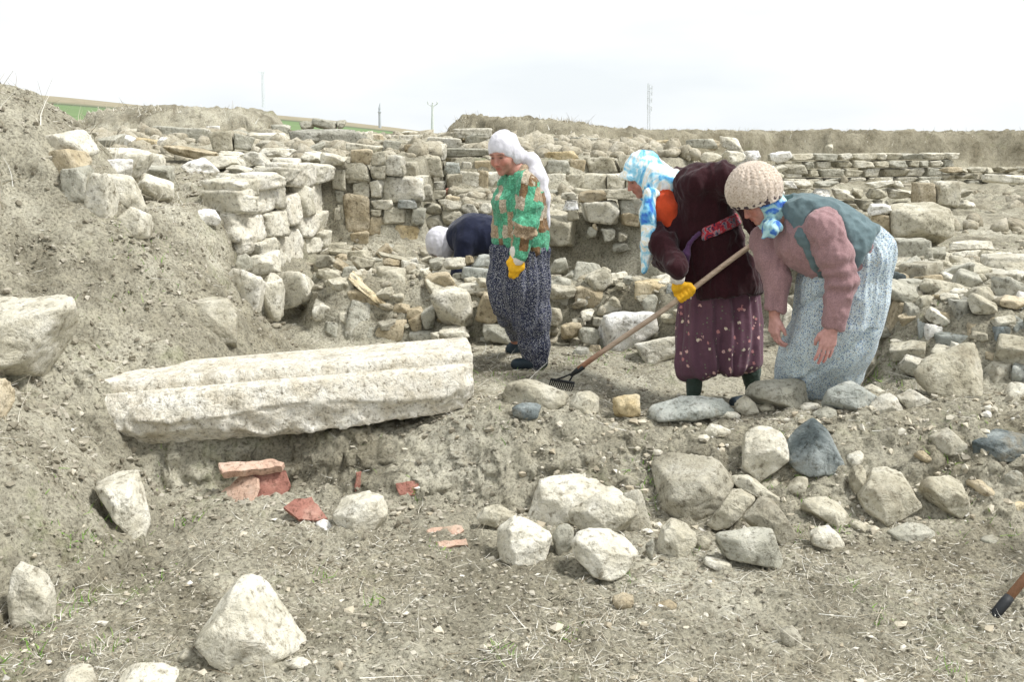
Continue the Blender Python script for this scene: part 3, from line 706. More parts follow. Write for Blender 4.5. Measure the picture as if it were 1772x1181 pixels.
# old wall end in the earth bank
w = empty('ruined_wall', at(190, 400, 7.2), 'tumbled wall end sticking out high in the earth slope', 'wall')
def slope_d(a, b): return hit(a, b + 4)[1] - 0.02
boxes(w, '''72,232,150,272 pale slab t1.3; 80,262,150,300 tan; 118,292,154,346 lime; 142,303,206,388 pale rubble; 188,308,248,368 lime rubble; 204,364,264,414 pale rubble; 170,256,254,302 pale slab t1.2; 180,278,230,306 white slab; 240,302,304,354 pale slab r22; 228,290,290,318 lime slab''', slope_d, 'pale', 'block', .95, .15, 1.28)
w = empty('ruined_wall', at(250, 300, 10), 'scattered flat wall stones lying across the far terrace', 'wall')
def terr_d(a, b): return min(hit(a, b + 1)[1], 16.0)
boxes(w, '''157,232,216,264 grey rubble; 212,234,234,258 white rubble; 232,240,276,256 ochre; 244,258,292,302 lime rubble; 288,246,382,284 tan rubble; 264,218,302,240 grey; 300,222,362,246 grey; 358,218,382,232 white slab; 352,230,372,246 grey; 272,236,302,258 white rubble; 364,228,404,264 lime; 400,230,442,264 grey; 428,230,500,246 lime slab; 442,244,500,262 lime slab; 518,243,566,274 lime slab r-25; 534,262,562,284 pale rubble; 604,226,646,254 pale; 662,243,694,264 grey; 470,212,502,232 grey rubble; 538,206,584,224 lime rubble; 520,210,542,226 grey rubble; 580,208,600,224 grey rubble; 600,250,660,268; 640,232,664,248; 690,232,730,250; 700,250,730,266''', terr_d, 'lime', 'block', .8, .2, 1.08)
# long dark beam
hero('S', '500,226 560,222 610,220 636,222 642,234 640,250 600,256 560,259 530,252 500,248', 'grey', 'long dark grey stone beam lying across the far rubble', 0.55, 13.0, 'stone_beam', 'stone beam', sink=0.0)

# --- far coursed walls and rubble rows
def coursed(root, A, B, z0, z1, hs, ws, mat, kind='block', jag=0.25, seed=1, thick=.2):
    r = np.random.default_rng(seed); A = np.array(A, float); B = np.array(B, float); L = np.hypot(*(B - A)); e = (B - A) / L
    yaw = math.atan2(e[1], e[0]); z = z0; row = 0
    while z < z1 - hs * .3:
        h = hs * r.uniform(.75, 1.25); s = -r.uniform(0, ws)
        while s < L:
            wd = ws * r.uniform(.55, 1.6)
            last = z + h > z1 - hs * .3
            if not (last and r.random() < jag):
                c = A + e * (s + wd / 2)
                m = mat[int(r.integers(len(mat)))]
                stone('stone', (c[0] + r.normal(0, .02), c[1] + r.normal(0, .03), z + h / 2), (wd / 2 * 1.02, thick * r.uniform(.8, 1.2), h / 2 * 1.03), kind, m, yaw + r.normal(0, .04), r.normal(0, .02), 0, root, r)
            s += wd
        z += h; row += 1
def gz(px, py, y): return at(px, py, y)
a = at(1352, 312, 21); b = at(1640, 312, 22.5)
w = empty('stone_wall', (a + b) / 2, 'neat coursed wall of squared grey blocks below the far earth bank', 'wall')
coursed(w, a[:2], b[:2], a[2] - .1, at(1480, 267, 21.5)[2], .18, .46, ['lime', 'lime', 'grey', 'pale'], 'block', .15, 3)
a = at(1640, 316, 20); b = at(1800, 312, 20.5)
w = empty('stone_wall', (a + b) / 2, 'low broken wall of small rough stones running to the end of the far bank', 'wall')
coursed(w, a[:2], b[:2], a[2] - .1, at(1700, 292, 20)[2], .13, .26, ['lime', 'tan', 'grey', 'lime'], 'rubble', .35, 4)
a = at(1200, 352, 13.6); b = at(1640, 350, 13.6)
w = empty('rubble_wall', (a + b) / 2, 'pale crumbling rubble band behind the vest of the hat woman', 'wall')
coursed(w, a[:2], b[:2], a[2] - .1, at(1480, 316, 13.6)[2], .13, .26, ['pale', 'lime', 'pale', 'white', 'grey'], 'rubble', .4, 5)
boxes(w, '1578,312,1622,356 tan; 1620,314,1660,358 lime; 1700,302,1772,318 pale slab', lambda p, q: 13.0, 'tan', 'block', .8)
a = at(1185, 296, 17); b = at(1360, 292, 18)
w = empty('stone_wall', (a + b) / 2, 'pale rough wall stones between the blue scarf and the knitted hat, far behind', 'wall')
coursed(w, a[:2], b[:2], a[2] - .1, at(1240, 262, 17)[2], .2, .33, ['pale', 'lime', 'white'], 'rubble', .3, 6)
boxes(w, '1240,236,1280,258 rubble; 1252,250,1290,268; 1218,240,1246,262 rubble; 1262,262,1312,290 white; 1426,250,1442,266 rubble', lambda p, q: 18.0, 'lime', 'rubble', .8)
a = at(930, 262, 17); b = at(1165, 262, 17.5)
w = empty('stone_wall', (a + b) / 2, 'far grey wall of flat courses with an ochre capping beam', 'wall')
coursed(w, a[:2], b[:2], a[2] - .2, at(1000, 236, 17)[2], .13, .30, ['grey', 'lime', 'tan', 'grey'], 'block', .3, 7)
boxes(w, '1060,243,1112,258 tan; 1110,243,1164,258 ochre; 1186,240,1240,258 lime', lambda p, q: 16.7, 'tan', 'block', .8)
a = at(680, 238, 17); b = at(860, 240, 17)
w = empty('stone_wall', (a + b) / 2, 'far low line of small stones behind the white headscarf', 'wall')
coursed(w, a[:2], b[:2], a[2] - .2, at(760, 226, 17)[2], .12, .28, ['lime', 'tan', 'pale', 'grey'], 'rubble', .4, 8)
boxes(w, '785,222,850,240 pale; 804,230,852,250 grey; 756,228,800,244 pale; 590,228,640,240 slab; 690,238,730,256 rubble; 862,238,890,262 grey rubble; 836,240,868,256 pale', lambda p, q: 15.8, 'pale', 'block', .9)
a = at(265, 236, 15.5); b = at(440, 238, 15.5)
w = empty('stone_wall', (a + b) / 2, 'low row of grey stones at the foot of the brown earth mound', 'wall')
coursed(w, a[:2], b[:2], a[2] - .15, at(350, 226, 15.5)[2], .12, .3, ['grey', 'lime', 'grey'], 'rubble', .4, 9)
a = at(1110, 338, 11.0); b = at(1330, 346, 11.4)
w = empty('rubble_wall', (a + b) / 2, 'rubble wall behind the shoulders of the woman with the rake', 'wall')
coursed(w, a[:2], b[:2], a[2] - .4, at(1200, 296, 11)[2], .2, .34, ['lime', 'pale', 'tan'], 'rubble', .3, 10)

# small far rubble nobody could count: one mass
def rubble_mass():
    r = np.random.default_rng(77); V = []; F = []; n = 0
    tv = [TPL['rubble'][k] for k in range(6)]
    lo = []
    for k in range(6):
        N, D = box_planes(r, .2, 8, .95, 1.3); lo.append(polyhedron(N, D, 2, 40))
    todo = []
    def put(x, y, s, z, emb=.3):
        nonlocal n
        Vt, Ft = lo[int(r.integers(6))]
        sx, sy, sz = s * r.uniform(.7, 1.4), s * r.uniform(.7, 1.2), s * r.uniform(.45, .9)
        R = np.array(Euler((r.normal(0, .3), r.normal(0, .3), r.uniform(0, 6.28))).to_matrix())
        q = (Vt * [sx, sy, sz]) @ R.T + [x, y, z + sz * (1 - 2 * emb)]
        V.append(q); F.append(Ft + n); n += len(q)
    for (poly, cnt, s0, s1) in (([(-.8, 11.5), (2.4, 12.5), (2.4, 22), (-.8, 22)], 420, .04, .16), ([(-6, 9.6), (-.9, 9.6), (-.9, 16.5), (-6, 16)], 520, .04, .14), ([(2.7, 9), (8, 9), (9, 26), (2.6, 20)], 300, .03, .12), ([(-.7, 9.7), (2.4, 9.0), (2.3, 11.5), (-.7, 11.3)], 150, .03, .1), ([(2.4, 6.3), (4.6, 5.8), (4.6, 8.4), (2.5, 8.4)], 200, .02, .07), ([(-1.9, 7.5), (1.4, 7.4), (1.4, 8.4), (-.7, 9.3), (-1.8, 9.3)], 260, .015, .06)):
        P = np.array(poly); lo0 = P.min(0); hi0 = P.max(0); k = 0
        while k < cnt:
            x, y = r.uniform(lo0, hi0)
            if sdpoly(np.array([x]), np.array([y]), P)[0] < 0: continue
            k += 1; todo.append((x, y, s0 * (s1 / s0) ** (r.random() ** 1.6)))
    T = np.array(todo); Z = H(T[:, 0], T[:, 1])
    for (x, y, s), z in zip(T, Z): put(x, y, s, z)
    m = stone_mat('rubble', (0.31, 0.275, 0.20), (0.41, 0.375, 0.285), (0.50, 0.465, 0.375), 0.2)
    obj('rubble', mesh('rubble', np.concatenate(V), np.concatenate(F), m), kind='stuff', label='small broken stones strewn over the terraces and wall tops', cat='rubble')
rubble_mass()

# ------------------------------------------------------------------ loose stones, one by one
hero('S', '-60,520 0,514 50,517 88,514 115,508 127,524 108,562 85,585 54,643 30,648 0,640 -60,650', 'pale', 'big pale boulder jutting out of the steep earth bank at the picture edge', .9, sub=5)
hero('S', '308,522 345,515 395,512 414,540 415,600 395,604 350,592 330,575 312,540', 'lime', 'slanting slab with a brown underside below the pale wall face', .8)
hero('S', '-30,655 10,655 18,690 14,720 -30,730', 'tan', 'small stone wedged under the big boulder in the bank', .8)
hero('G', '455,165 560,130 670,105 690,130 740,300 750,440 700,450 640,360 590,240 540,190', 'pale', 'hook shaped pale stone set upright in the slope below the carved block', .7)
hero('G', '65,640 85,570 200,580 240,640 270,720 265,850 230,900 130,880 70,760', 'pale', 'upright pale stone half sunk in the slope near the lower corner', .8)
hero('G', '1040,960 1090,830 1160,730 1230,655 1290,645 1340,690 1390,800 1460,920 1555,1000 1470,1060 1390,1095 1200,1050 1060,985', 'pale', 'pyramid shaped boulder standing alone in the front', .95, sub=5)
hero('G', '595,1181 680,1110 760,1092 830,1115 900,1181 880,1260 640,1260', 'pale', 'smooth rounded stone cut by the lower picture edge below the pyramid boulder', .9)
hero('G', '300,1160 350,1105 410,1100 460,1140 490,1190 420,1260 310,1250', 'pale', 'smaller rounded stone at the lower picture edge, beside the smooth one', .9)
hero('G', '900,1050 940,1020 1000,1030 990,1065 930,1082', 'lime', 'flat little stone lying beside the pyramid boulder', .9, sub=3)
hero('G', '1470,1090 1530,1060 1590,1080 1600,1110 1510,1120', 'pale', 'crumbly small stone at the toe of the pyramid boulder', .9, sub=3)
hero('G', '1605,375 1640,355 1710,405 1650,415', 'white', 'tiny white stone next to the pinkish tile fragment', .9, sub=3)
hero('S', '572,893 586,870 600,860 632,853 663,856 671,880 670,898 655,918 617,922 585,908', 'pale', 'blocky pale stone lying alone in front of the earth bank', .9, sub=5)
# front pile
hero('S', '1065,852 1085,846 1108,858 1128,915 1120,938 1095,945 1066,930', 'lime', 'stone tucked behind the leaning slab in the front pile', .6, dy=.16)
hero('M', '985,150 1080,130 1180,125 1290,160 1420,205 1470,250 1465,320 1230,390 1080,405 1040,390 920,340 940,250', 'pale', 'largest pale boulder of the front pile', .8, sub=5, dy=.10)
hero('M', '1130,320 1200,270 1290,210 1420,235 1490,290 1465,330 1462,445 1330,420 1220,380 1140,345', 'pale', 'cream slab leaning on the largest boulder of the front pile', .55, sub=5, dy=-.02)
hero('M', '660,345 700,285 780,278 870,310 870,345 800,350 780,398 700,370', 'lime', 'flat oval stone at the tile end of the front pile', .8)
hero('M', '765,500 795,390 840,345 940,355 1045,405 1050,440 1030,530 950,578 860,565 785,535', 'pale', 'squarish pale block in front of the largest boulder', .85, sub=5)
hero('M', '1050,430 1090,375 1130,370 1160,410 1150,490 1110,535 1075,530 1055,480', 'grey', 'small egg shaped stone wedged between two pale blocks', .8)
hero('M', '1150,470 1175,420 1260,405 1370,435 1490,490 1480,545 1430,600 1330,660 1260,640 1200,580 1155,530', 'pale', 'pale block with a tan scar under the leaning slab', .8, sub=5)
hero('S', '1133,957 1145,913 1162,900 1192,910 1207,928 1200,944 1179,964 1145,962', 'lime', 'pale brown stone between the front pile and the dark wedge', .85)
hero('M', '1525,490 1560,445 1578,470 1575,540 1545,560', 'grey', 'narrow grey chip standing beside the scarred pale block', .7, sub=3)
hero('S', '1135,835 1142,812 1158,805 1172,797 1236,788 1253,798 1275,828 1263,852 1245,879 1216,906 1165,908 1140,885 1133,860', 'lime', 'biggest rounded boulder of the middle of the bank', .85, sub=5, dy=.05)
hero('R', '143,365 270,205 330,195 400,235 375,285 270,385 195,405', 'lime', 'oblong stone leaning against the biggest rounded boulder', .7)
hero('R', '275,160 310,130 350,128 400,190 540,240 530,265 450,235 400,235 300,185', 'lime', 'thin flat stone bridging two boulders of the bank', .5)
hero('R', '335,340 400,265 440,238 490,255 540,340 605,425 590,475 500,470 470,400 400,390', 'lime', 'steeply sloping long stone behind the dark wedge', .7)
hero('R', '195,410 480,395 500,440 540,540 520,598 370,570 240,540 200,460', 'grey', 'grey wedge with a flat top at the foot of the bank', .8, sub=5, p=34)
hero('R', '135,575 160,545 280,570 275,600 210,612', 'pale', 'small flat stone in front of the grey wedge', .9, sub=3)
hero('R', '635,270 660,235 760,235 860,300 880,350 850,395 780,385 700,335 650,300', 'lime', 'long oval stone lying aslant between the grey wedge and the round boulder', .8)
hero('R', '918,215 985,115 1080,88 1170,110 1220,180 1215,280 1170,310 1075,358 1000,330 950,280', 'lime', 'round topped boulder with a dark cut base', .9, sub=5)
hero('R', '1250,165 1280,130 1370,135 1480,190 1500,260 1480,300 1440,345 1350,300 1280,250 1255,210', 'lime', 'rounded slanting stone next to the round topped boulder', .85, sub=5)
hero('R', '880,150 900,90 940,70 965,100 960,160 920,210 890,195', 'lime', 'slim upright stone behind the round topped boulder', .8)
hero('R', '870,30 930,0 960,20 950,50 880,95', 'pale', 'small pale stone at the foot of the dark blue boulder', .9, sub=3)
hero('R', '560,190 620,145 665,130 670,180 640,220 580,225', 'lime', 'triangular chip among the weeds below the dark blue boulder', .8, sub=3)
hero('R', '680,420 720,385 780,385 840,440 850,495 760,505 690,480', 'pale', 'low pale stone half buried below the long oval one', .9)
hero('R', '875,360 930,350 1010,405 1040,440 980,440 900,400', 'lime', 'flat slanting stone at the foot of the round topped boulder', .8, sub=3)
hero('R', '1080,410 1180,370 1270,370 1310,400 1305,445 1200,470 1100,450', 'grey', 'flat grey green stone lying out in front of the bank', .9)
hero('R', '1490,150 1560,145 1640,200 1620,240 1550,220', 'tan', 'tan flake beside the rounded slanting stone', .8, sub=3)
hero('R', '1550,440 1600,432 1650,440 1640,490 1570,490', 'grey', 'little square stone at the very foot of the bank', .9, sub=3)
hero('R', '1655,290 1700,255 1800,255 1800,310 1680,310', 'ochre', 'yellowish stone at the picture edge below a blue one', .9)
hero('R', '1670,215 1720,185 1800,190 1800,245 1680,245', 'blue', 'bluish stone at the picture edge above a yellowish one', .9, dy=.05)
hero('R', '1665,120 1740,100 1762,110 1760,180 1680,185', 'grey', 'square grey stone under the dark slab at the picture edge', .7)
hero('R', '420,160 500,140 545,170 520,215 450,200', 'lime', 'greenish chip behind the thin bridging stone', .8, sub=3, dy=.05)
hero('R', '90,470 130,435 175,460 150,510 95,510', 'lime', 'knobbly small stone beside the pale brown one', .9, sub=3)
hero('R', '200,430 240,400 300,385 320,420', 'tan', 'little tan stone peeping out above the grey wedge', .8, sub=3, dy=.12)
# along the edge of the floor
hero('S', '1120,712 1128,702 1200,690 1262,686 1272,700 1270,718 1190,733 1140,735 1124,728', 'blue', 'long flat blue grey slab lying before the feet of the rake woman', .8, sub=5, p=30)
hero('F', '295,745 345,695 385,720 415,785 350,800 300,770', 'lime', 'leaning pale stone between the flat slab and the grey block', .8)
hero('F', '350,690 395,605 640,605 665,640 675,735 570,770 500,745 380,720', 'grey', 'squared grey block below the hanging hands of the hat woman', .6, sub=5, p=30)
hero('F', '740,700 760,640 850,620 920,640 1030,705 980,750 930,780 850,755 740,745', 'blue', 'greenish grey stone below the skirt of the hat woman', .6, sub=5, p=28)
hero('F', '712,620 790,597 810,625 790,680 730,690', 'tan', 'brown broken sherd standing between two grey blocks', .5, sub=3)
hero('F', '960,790 1000,740 1060,690 1110,680 1165,770 1080,790 970,803', 'pale', 'pale wedge stone beside the greenish grey one', .8)
hero('F', '1110,690 1200,660 1270,700 1295,730 1230,760 1165,755', 'pale', 'flattish cream stone in front of the giant slab', .8)
hero('F', '940,660 1010,635 1075,680 1040,705 980,680', 'pale', 'small pale peak behind the pale wedge stone', .8, sub=3, dy=.1)
hero('F', '1195,560 1290,500 1500,420 1555,425 1565,560 1560,690 1480,700 1360,690 1260,670 1200,610', 'lime', 'giant slanting slab propped at the corner of the broad ruined wall', .55, sub=5, p=26)
hero('F', '1015,480 1075,428 1110,440 1185,460 1170,490 1060,500', 'pale', 'low pale stone on the grass behind the hat woman', .8, y=7.0)
hero('F', '135,870 180,840 290,875 250,910 140,910', 'pale', 'small flat pale stone on top of the bank', .9)
hero('F', '330,950 350,880 420,850 520,850 555,910 540,1040 440,1080 400,1130 320,1050', 'pale', 'pitted pale boulder next to the dark blue one', .8, sub=5)
hero('F', '545,1000 570,930 660,840 710,815 780,860 830,950 870,1040 840,1090 700,1105 600,1060', 'dark', 'dark blue grey boulder with sharp facets', .8, sub=5, p=34, rough=.6)
hero('F', '690,790 760,745 810,760 800,840 740,850 700,810', 'grey', 'grey stone balanced behind the top of the dark blue boulder', .8, dy=.08)
hero('F', '1490,900 1720,870 1800,880 1800,1020 1660,1040 1540,1000', 'dark', 'dark slab sunk in the bank at the picture edge', .7, sub=5)
hero('F', '1290,900 1400,860 1480,930 1470,1000 1330,1000', 'lime', 'earth crusted boulder beside the dark sunken slab', .7)
hero('F', '1210,990 1260,975 1330,1030 1320,1060 1250,1030', 'tan', 'tan chip in front of the earth crusted boulder', .8, sub=3)
hero('F', '620,740 700,730 730,755 640,780', 'pale', 'small cream stone between the two squared grey blocks', .8, sub=3)
hero('F', '195,800 260,765 325,790 310,820 210,815', 'pale', 'rough cream stone in front of the flat blue slab', .8, sub=3)
hero('F', '410,740 480,735 505,770 430,780', 'lime', 'little stone at the foot of the squared grey block', .8, sub=3)
hero('E', '1140,740 1170,730 1260,735 1290,755 1275,810 1230,828 1150,800', 'dark', 'small dark stone with white veins near the end of the carved block', .85, sub=4)
hero('E', '1430,740 1470,680 1540,670 1590,710 1590,775 1530,795 1440,780', 'lime', 'rounded stone next to the head of the rake', .85)
hero('E', '1655,710 1700,690 1790,685 1795,800 1720,812 1665,790', 'ochre', 'yellow ochre stone between the rake and the flat slab', .85)
hero('E', '1080,700 1120,620 1180,610 1300,660 1430,710 1420,770 1340,745 1150,730', 'lime', 'flat slab set flush in the floor beside the rake head', .35)
hero('S', '1060,1034 1078,1028 1098,1036 1096,1054 1064,1055', 'tan', 'brown clod lying in the open front, beside a smaller one', .9, sub=3)
hero('S', '1135,1046 1160,1040 1172,1048 1168,1062 1138,1062', 'tan', 'smaller square clod lying in the open front', .9, sub=3)
hero('S', '1350,1092 1372,1086 1388,1104 1382,1118 1356,1116', 'lime', 'dusty stone lying loose in the empty front corner', .9, sub=3)
# terracotta: flat pieces with a real thickness, each lying or leaning in its own plane
def flat(tag, txt, mat, label, n, th=.022, name='tile_fragment', cat='tile', y=None, lift=.0, seed=1):
    Q = hull(outline(tag, txt)); k = Q[np.argmax(Q[:, 1])]
    P0 = hit(k[0], k[1]) if y is None else at(k[0], k[1], y)
    P0 = P0 + v(0, 0, lift); n = nrm(n); r = np.random.default_rng(seed)
    pts = []
    for i in range(len(Q)):
        a = Q[i]; b = Q[(i + 1) % len(Q)]
        m = max(1, int(np.hypot(*(b - a)) / 9))
        for j in range(m):
            q = a + (b - a) * j / m + r.normal(0, .9, 2); d = ray(*q); t = ((P0 - CAM) @ n) / (d @ n); pts.append(CAM + d * t)
    pts = np.array(pts); m = len(pts); c = pts.mean(0)
    ring = []
    for (o, sc) in ((0.0, .965), (-.12, 1.0), (-.85, 1.0), (-1.0, .97)): ring.append(c + (pts - c) * sc + n * th * o + r.normal(0, .0010, pts.shape))
    V = np.concatenate(ring + [c[None], (c - n * th)[None]]); F = []
    for k_ in range(3):
        for j in range(m): F.append((k_ * m + j, (k_ + 1) * m + j, (k_ + 1) * m + (j + 1) % m, k_ * m + (j + 1) % m))
    g = Geo(); g.add(V, F); g.add(V, [(4 * m, j, (j + 1) % m, (j + 1) % m) for j in range(m)]); g.add(V, [(4 * m + 1, 3 * m + (j + 1) % m, 3 * m + j, 3 * m + j) for j in range(m)])
    g.V = [V]; g.F = [g.F[0], g.F[1] - len(V), g.F[2] - 2 * len(V)]
    base = v(c[0], c[1], V[:, 2].min()); g.V = [V - base]
    o = g.build(name, M[mat], None, False); o.location = tuple(base); o['label'] = label; o['category'] = cat
    bm = bmesh.new(); bm.from_mesh(o.data); bmesh.ops.recalc_face_normals(bm, faces=bm.faces); bm.to_mesh(o.data); bm.free()
    return o
Yt = hit(440, 876)[1]
flat('G', '1290,120 1310,100 1460,100 1485,180 1450,235 1310,260', 'terra', 'deep red tile propped under the brick slab', v(.15, -.85, .5), .022, y=Yt + .10, seed=2)
flat('G', '1085,250 1180,180 1245,110 1315,140 1320,180 1285,280 1100,275', 'terrapale', 'pale red triangular tile fragment leaning in front', v(-.3, -.6, .75), .022, y=Yt, seed=3)
flat('G', '1115,60 1400,40 1410,52 1450,62 1440,80 1130,112', 'terrapale', 'dusty brick slab lying on top of the red tiles', v(.05, -.42, .9), .045, 'brick_slab', 'brick', y=Yt + .09, seed=4)
flat('G', '1450,290 1500,245 1590,235 1675,345 1620,355 1530,350', 'terra', 'pinkish four sided tile fragment lying alone', v(.1, -.55, .8), .024, seed=5, lift=.02)
flat('M', '405,400 470,385 590,380 600,400 560,425 410,425', 'terrapale', 'upper one of two pink brick pieces beside the front pile', v(.05, -.5, .85), .035, 'brick_fragment', 'brick', seed=6, lift=.035)
flat('M', '450,465 610,450 620,480 480,495', 'terrapale', 'lower one of two pink brick pieces beside the front pile', v(.0, -.5, .85), .03, 'brick_fragment', 'brick', seed=7, lift=.02)
flat('M', '255,170 350,150 400,190 380,225 270,225', 'terra', 'dull red tile edge showing in the earth bank', v(.2, -.9, .4), .02, seed=8, lift=.01)
flat('E', '345,1090 372,1085 372,1175 340,1190', 'terra', 'narrow red tile edge upright in the bank under the carved block', v(.3, -.95, .2), .03, seed=9, lift=.01)
flat('R', '740,1110 770,1105 808,1140 760,1160', 'terrapale', 'tiny orange tile chip on the open ground', v(.1, -.5, .85), .012, seed=10, lift=.012)
o_ = hero('S', '332,366 350,360 372,362 384,380 378,390 340,382', 'white', 'white stone lying on the slope beside the pale wall face', .9)

# ------------------------------------------------------------------ implicit surfaces (carved block, people, cloth)
class Field:
    def __init__(s, lo, hi, h):
        s.h = h; s.lo = np.asarray(lo, float); n = np.ceil((np.asarray(hi) - s.lo) / h).astype(int) + 1; s.n = n
        s.f = np.full(n, 0.2, np.float32)
    def grid(s, lo, hi):
        a = np.clip(np.floor((np.asarray(lo) - s.lo) / s.h).astype(int), 0, s.n - 1); b = np.clip(np.ceil((np.asarray(hi) - s.lo) / s.h).astype(int) + 1, 1, s.n)
        ax = [(s.lo[i] + np.arange(a[i], b[i]) * s.h).astype(np.float32) for i in range(3)]
        return tuple(slice(a[i], b[i]) for i in range(3)), np.stack(np.meshgrid(*ax, indexing='ij'), -1)
    def op(s, sl, d, k, mode):
        g = s.f[sl]
        if mode == 'add':
            if k <= 0: r = np.minimum(g, d)
            else: q = np.maximum(k - np.abs(g - d), 0) / k; r = np.minimum(g, d) - q * q * k * .25
        else:
            d = -d if mode == 'cut' else d
            if k <= 0: r = np.maximum(g, d)
            else: q = np.maximum(k - np.abs(g - d), 0) / k; r = np.maximum(g, d) + q * q * k * .25
        s.f[sl] = r
    def cone(s, a, b, ra, rb, k=0.03, mode='add', sq=None):
        a = np.asarray(a, float); b = np.asarray(b, float); m = max(ra, rb) + k + 3 * s.h + .03
        sl, P = s.grid(np.minimum(a, b) - m, np.maximum(a, b) + m)
        if P.size == 0: return s
        e = b - a; t = np.clip(((P - a) @ e) / max(e @ e, 1e-9), 0, 1)
        d = np.linalg.norm(P - a - t[..., None] * e, axis=-1) - (ra + t * (rb - ra))
        s.op(sl, d, k, mode); return s
    def chain(s, pts, rad, k=0.03):
        for i in range(len(pts) - 1): s.cone(pts[i], pts[i + 1], rad[i], rad[i + 1], k)
        return s
    def ell(s, c, r, A=None, k=0.02, mode='add'):
        c = np.asarray(c, float); r = np.asarray(r, float); m = r.max() + k + 3 * s.h + .03
        sl, P = s.grid(c - m, c + m)
        if P.size == 0: return s
        q = P - c
        if A is not None: q = q @ np.asarray(A).T
        k0 = np.linalg.norm(q / r, axis=-1); k1 = np.linalg.norm(q / (r * r), axis=-1)
        s.op(sl, (k0 * (k0 - 1) / np.maximum(k1, 1e-6)), k, mode); return s
    def crop(s):
        m = s.f < .06; sl = []
        for a in range(3):
            q = np.nonzero(m.any(axis=tuple(i for i in range(3) if i != a)))[0]
            sl.append(slice(max(q[0] - 2, 0), min(q[-1] + 3, s.f.shape[a])))
        s.f = np.ascontiguousarray(s.f[tuple(sl)]); s.lo = s.lo + np.array([q.start for q in sl]) * s.h; s.n = np.array(s.f.shape); return s
    def plane(s, p, n, k=0.0):
        """keep the side the normal points away from"""
        n = nrm(n); ax = [(s.lo[i] + np.arange(s.n[i]) * s.h - p[i]) * n[i] for i in range(3)]
        d = (ax[0][:, None, None] + ax[1][None, :, None] + ax[2][None, None]).astype(np.float32)
        s.op((slice(None),) * 3, d, k, 'and'); return s
    def loft(s, secs, k=0.02):
        """stack of elliptic sections (centre, rx, ry) over z with a smooth outline"""
        Z = np.array([c[0][2] for c in secs]); o = np.argsort(Z); Z = Z[o]; secs = [secs[i] for i in o]
        m = max(max(c[1], c[2]) for c in secs) + .06; C = np.array([c[0] for c in secs])
        sl, P = s.grid(C.min(0) - m, C.max(0) + m)
        z = P[0, 0, :, 2]
        f = lambda a: np.interp(z, Z, a)[None, None]
        cx, cy, rx, ry = f(C[:, 0]), f(C[:, 1]), f([c[1] for c in secs]), f([c[2] for c in secs])
        qx = (P[..., 0] - cx) / rx; qy = (P[..., 1] - cy) / ry; k0 = np.sqrt(qx * qx + qy * qy) + 1e-6
        d = (k0 - 1) * np.minimum(rx, ry) * .95
        d = np.maximum(d, np.maximum(Z[0] - P[..., 2], P[..., 2] - Z[-1]))
        s.op(sl, d, k, 'add'); return s
    def surface(s, smooth=2):
        s.crop(); f = s.f; n = f.shape; ins = f < 0
        idx = np.full(tuple(np.array(n) - 1), -1, np.int64)
        c = np.zeros(idx.shape, np.int8)
        for dx in (0, 1):
            for dy in (0, 1):
                for dz in (0, 1): c += ins[dx:n[0] - 1 + dx, dy:n[1] - 1 + dy, dz:n[2] - 1 + dz]
        act = (c > 0) & (c < 8); I = np.argwhere(act); idx[act] = np.arange(len(I))
        acc = np.zeros((len(I), 3)); cnt = np.zeros(len(I))
        cor = [(x, y, z) for x in (0, 1) for y in (0, 1) for z in (0, 1)]
        for a in cor:
            for ax in range(3):
                if a[ax]: continue
                b = list(a); b[ax] = 1
                fa = f[I[:, 0] + a[0], I[:, 1] + a[1], I[:, 2] + a[2]]; fb = f[I[:, 0] + b[0], I[:, 1] + b[1], I[:, 2] + b[2]]
                m = (fa < 0) != (fb < 0); t = np.where(m, fa / np.where(m, fa - fb, 1), 0)
                p = np.tile(np.array(a, float), (len(I), 1)); p[:, ax] += t
                acc[m] += p[m]; cnt[m] += 1
        V = s.lo + (I + acc / cnt[:, None]) * s.h
        F = []
        for ax in range(3):
            u, w = (ax + 1) % 3, (ax + 2) % 3
            s0 = [slice(1, n[i] - 1) for i in range(3)]; s0[ax] = slice(0, n[ax] - 1); s1 = list(s0); s1[ax] = slice(1, n[ax])
            A = ins[tuple(s0)]; B = ins[tuple(s1)]
            E = np.argwhere(A != B); flip = A[tuple(E.T)]
            E = E + np.array([0 if i == ax else 1 for i in range(3)])
            eu = np.zeros(3, int); eu[u] = 1; ew = np.zeros(3, int); ew[w] = 1
            q = np.stack([idx[tuple((E - eu - ew).T)], idx[tuple((E - ew).T)], idx[tuple(E.T)], idx[tuple((E - eu).T)]], 1)
            q[~flip] = q[~flip][:, ::-1]; F.append(q)
        F = np.concatenate(F); F = F[(F >= 0).all(1)]
        for _ in range(smooth):
            acc = np.zeros_like(V); cn = np.zeros(len(V))
            for a in range(4):
                np.add.at(acc, F[:, a], V[F[:, (a + 1) % 4]]); np.add.at(cn, F[:, a], 1)
                np.add.at(acc, F[:, a], V[F[:, (a - 1) % 4]]); np.add.at(cn, F[:, a], 1)
            V = V * .5 + .5 * acc / np.maximum(cn, 1)[:, None]
        return V, F
def normals(V, F):
    n = np.cross(V[F[:, 2]] - V[F[:, 0]], V[F[:, 3]] - V[F[:, 1]]); N = np.zeros_like(V)
    for a in range(4): np.add.at(N, F[:, a], n)
    return N / (np.linalg.norm(N, axis=1)[:, None] + 1e-12)

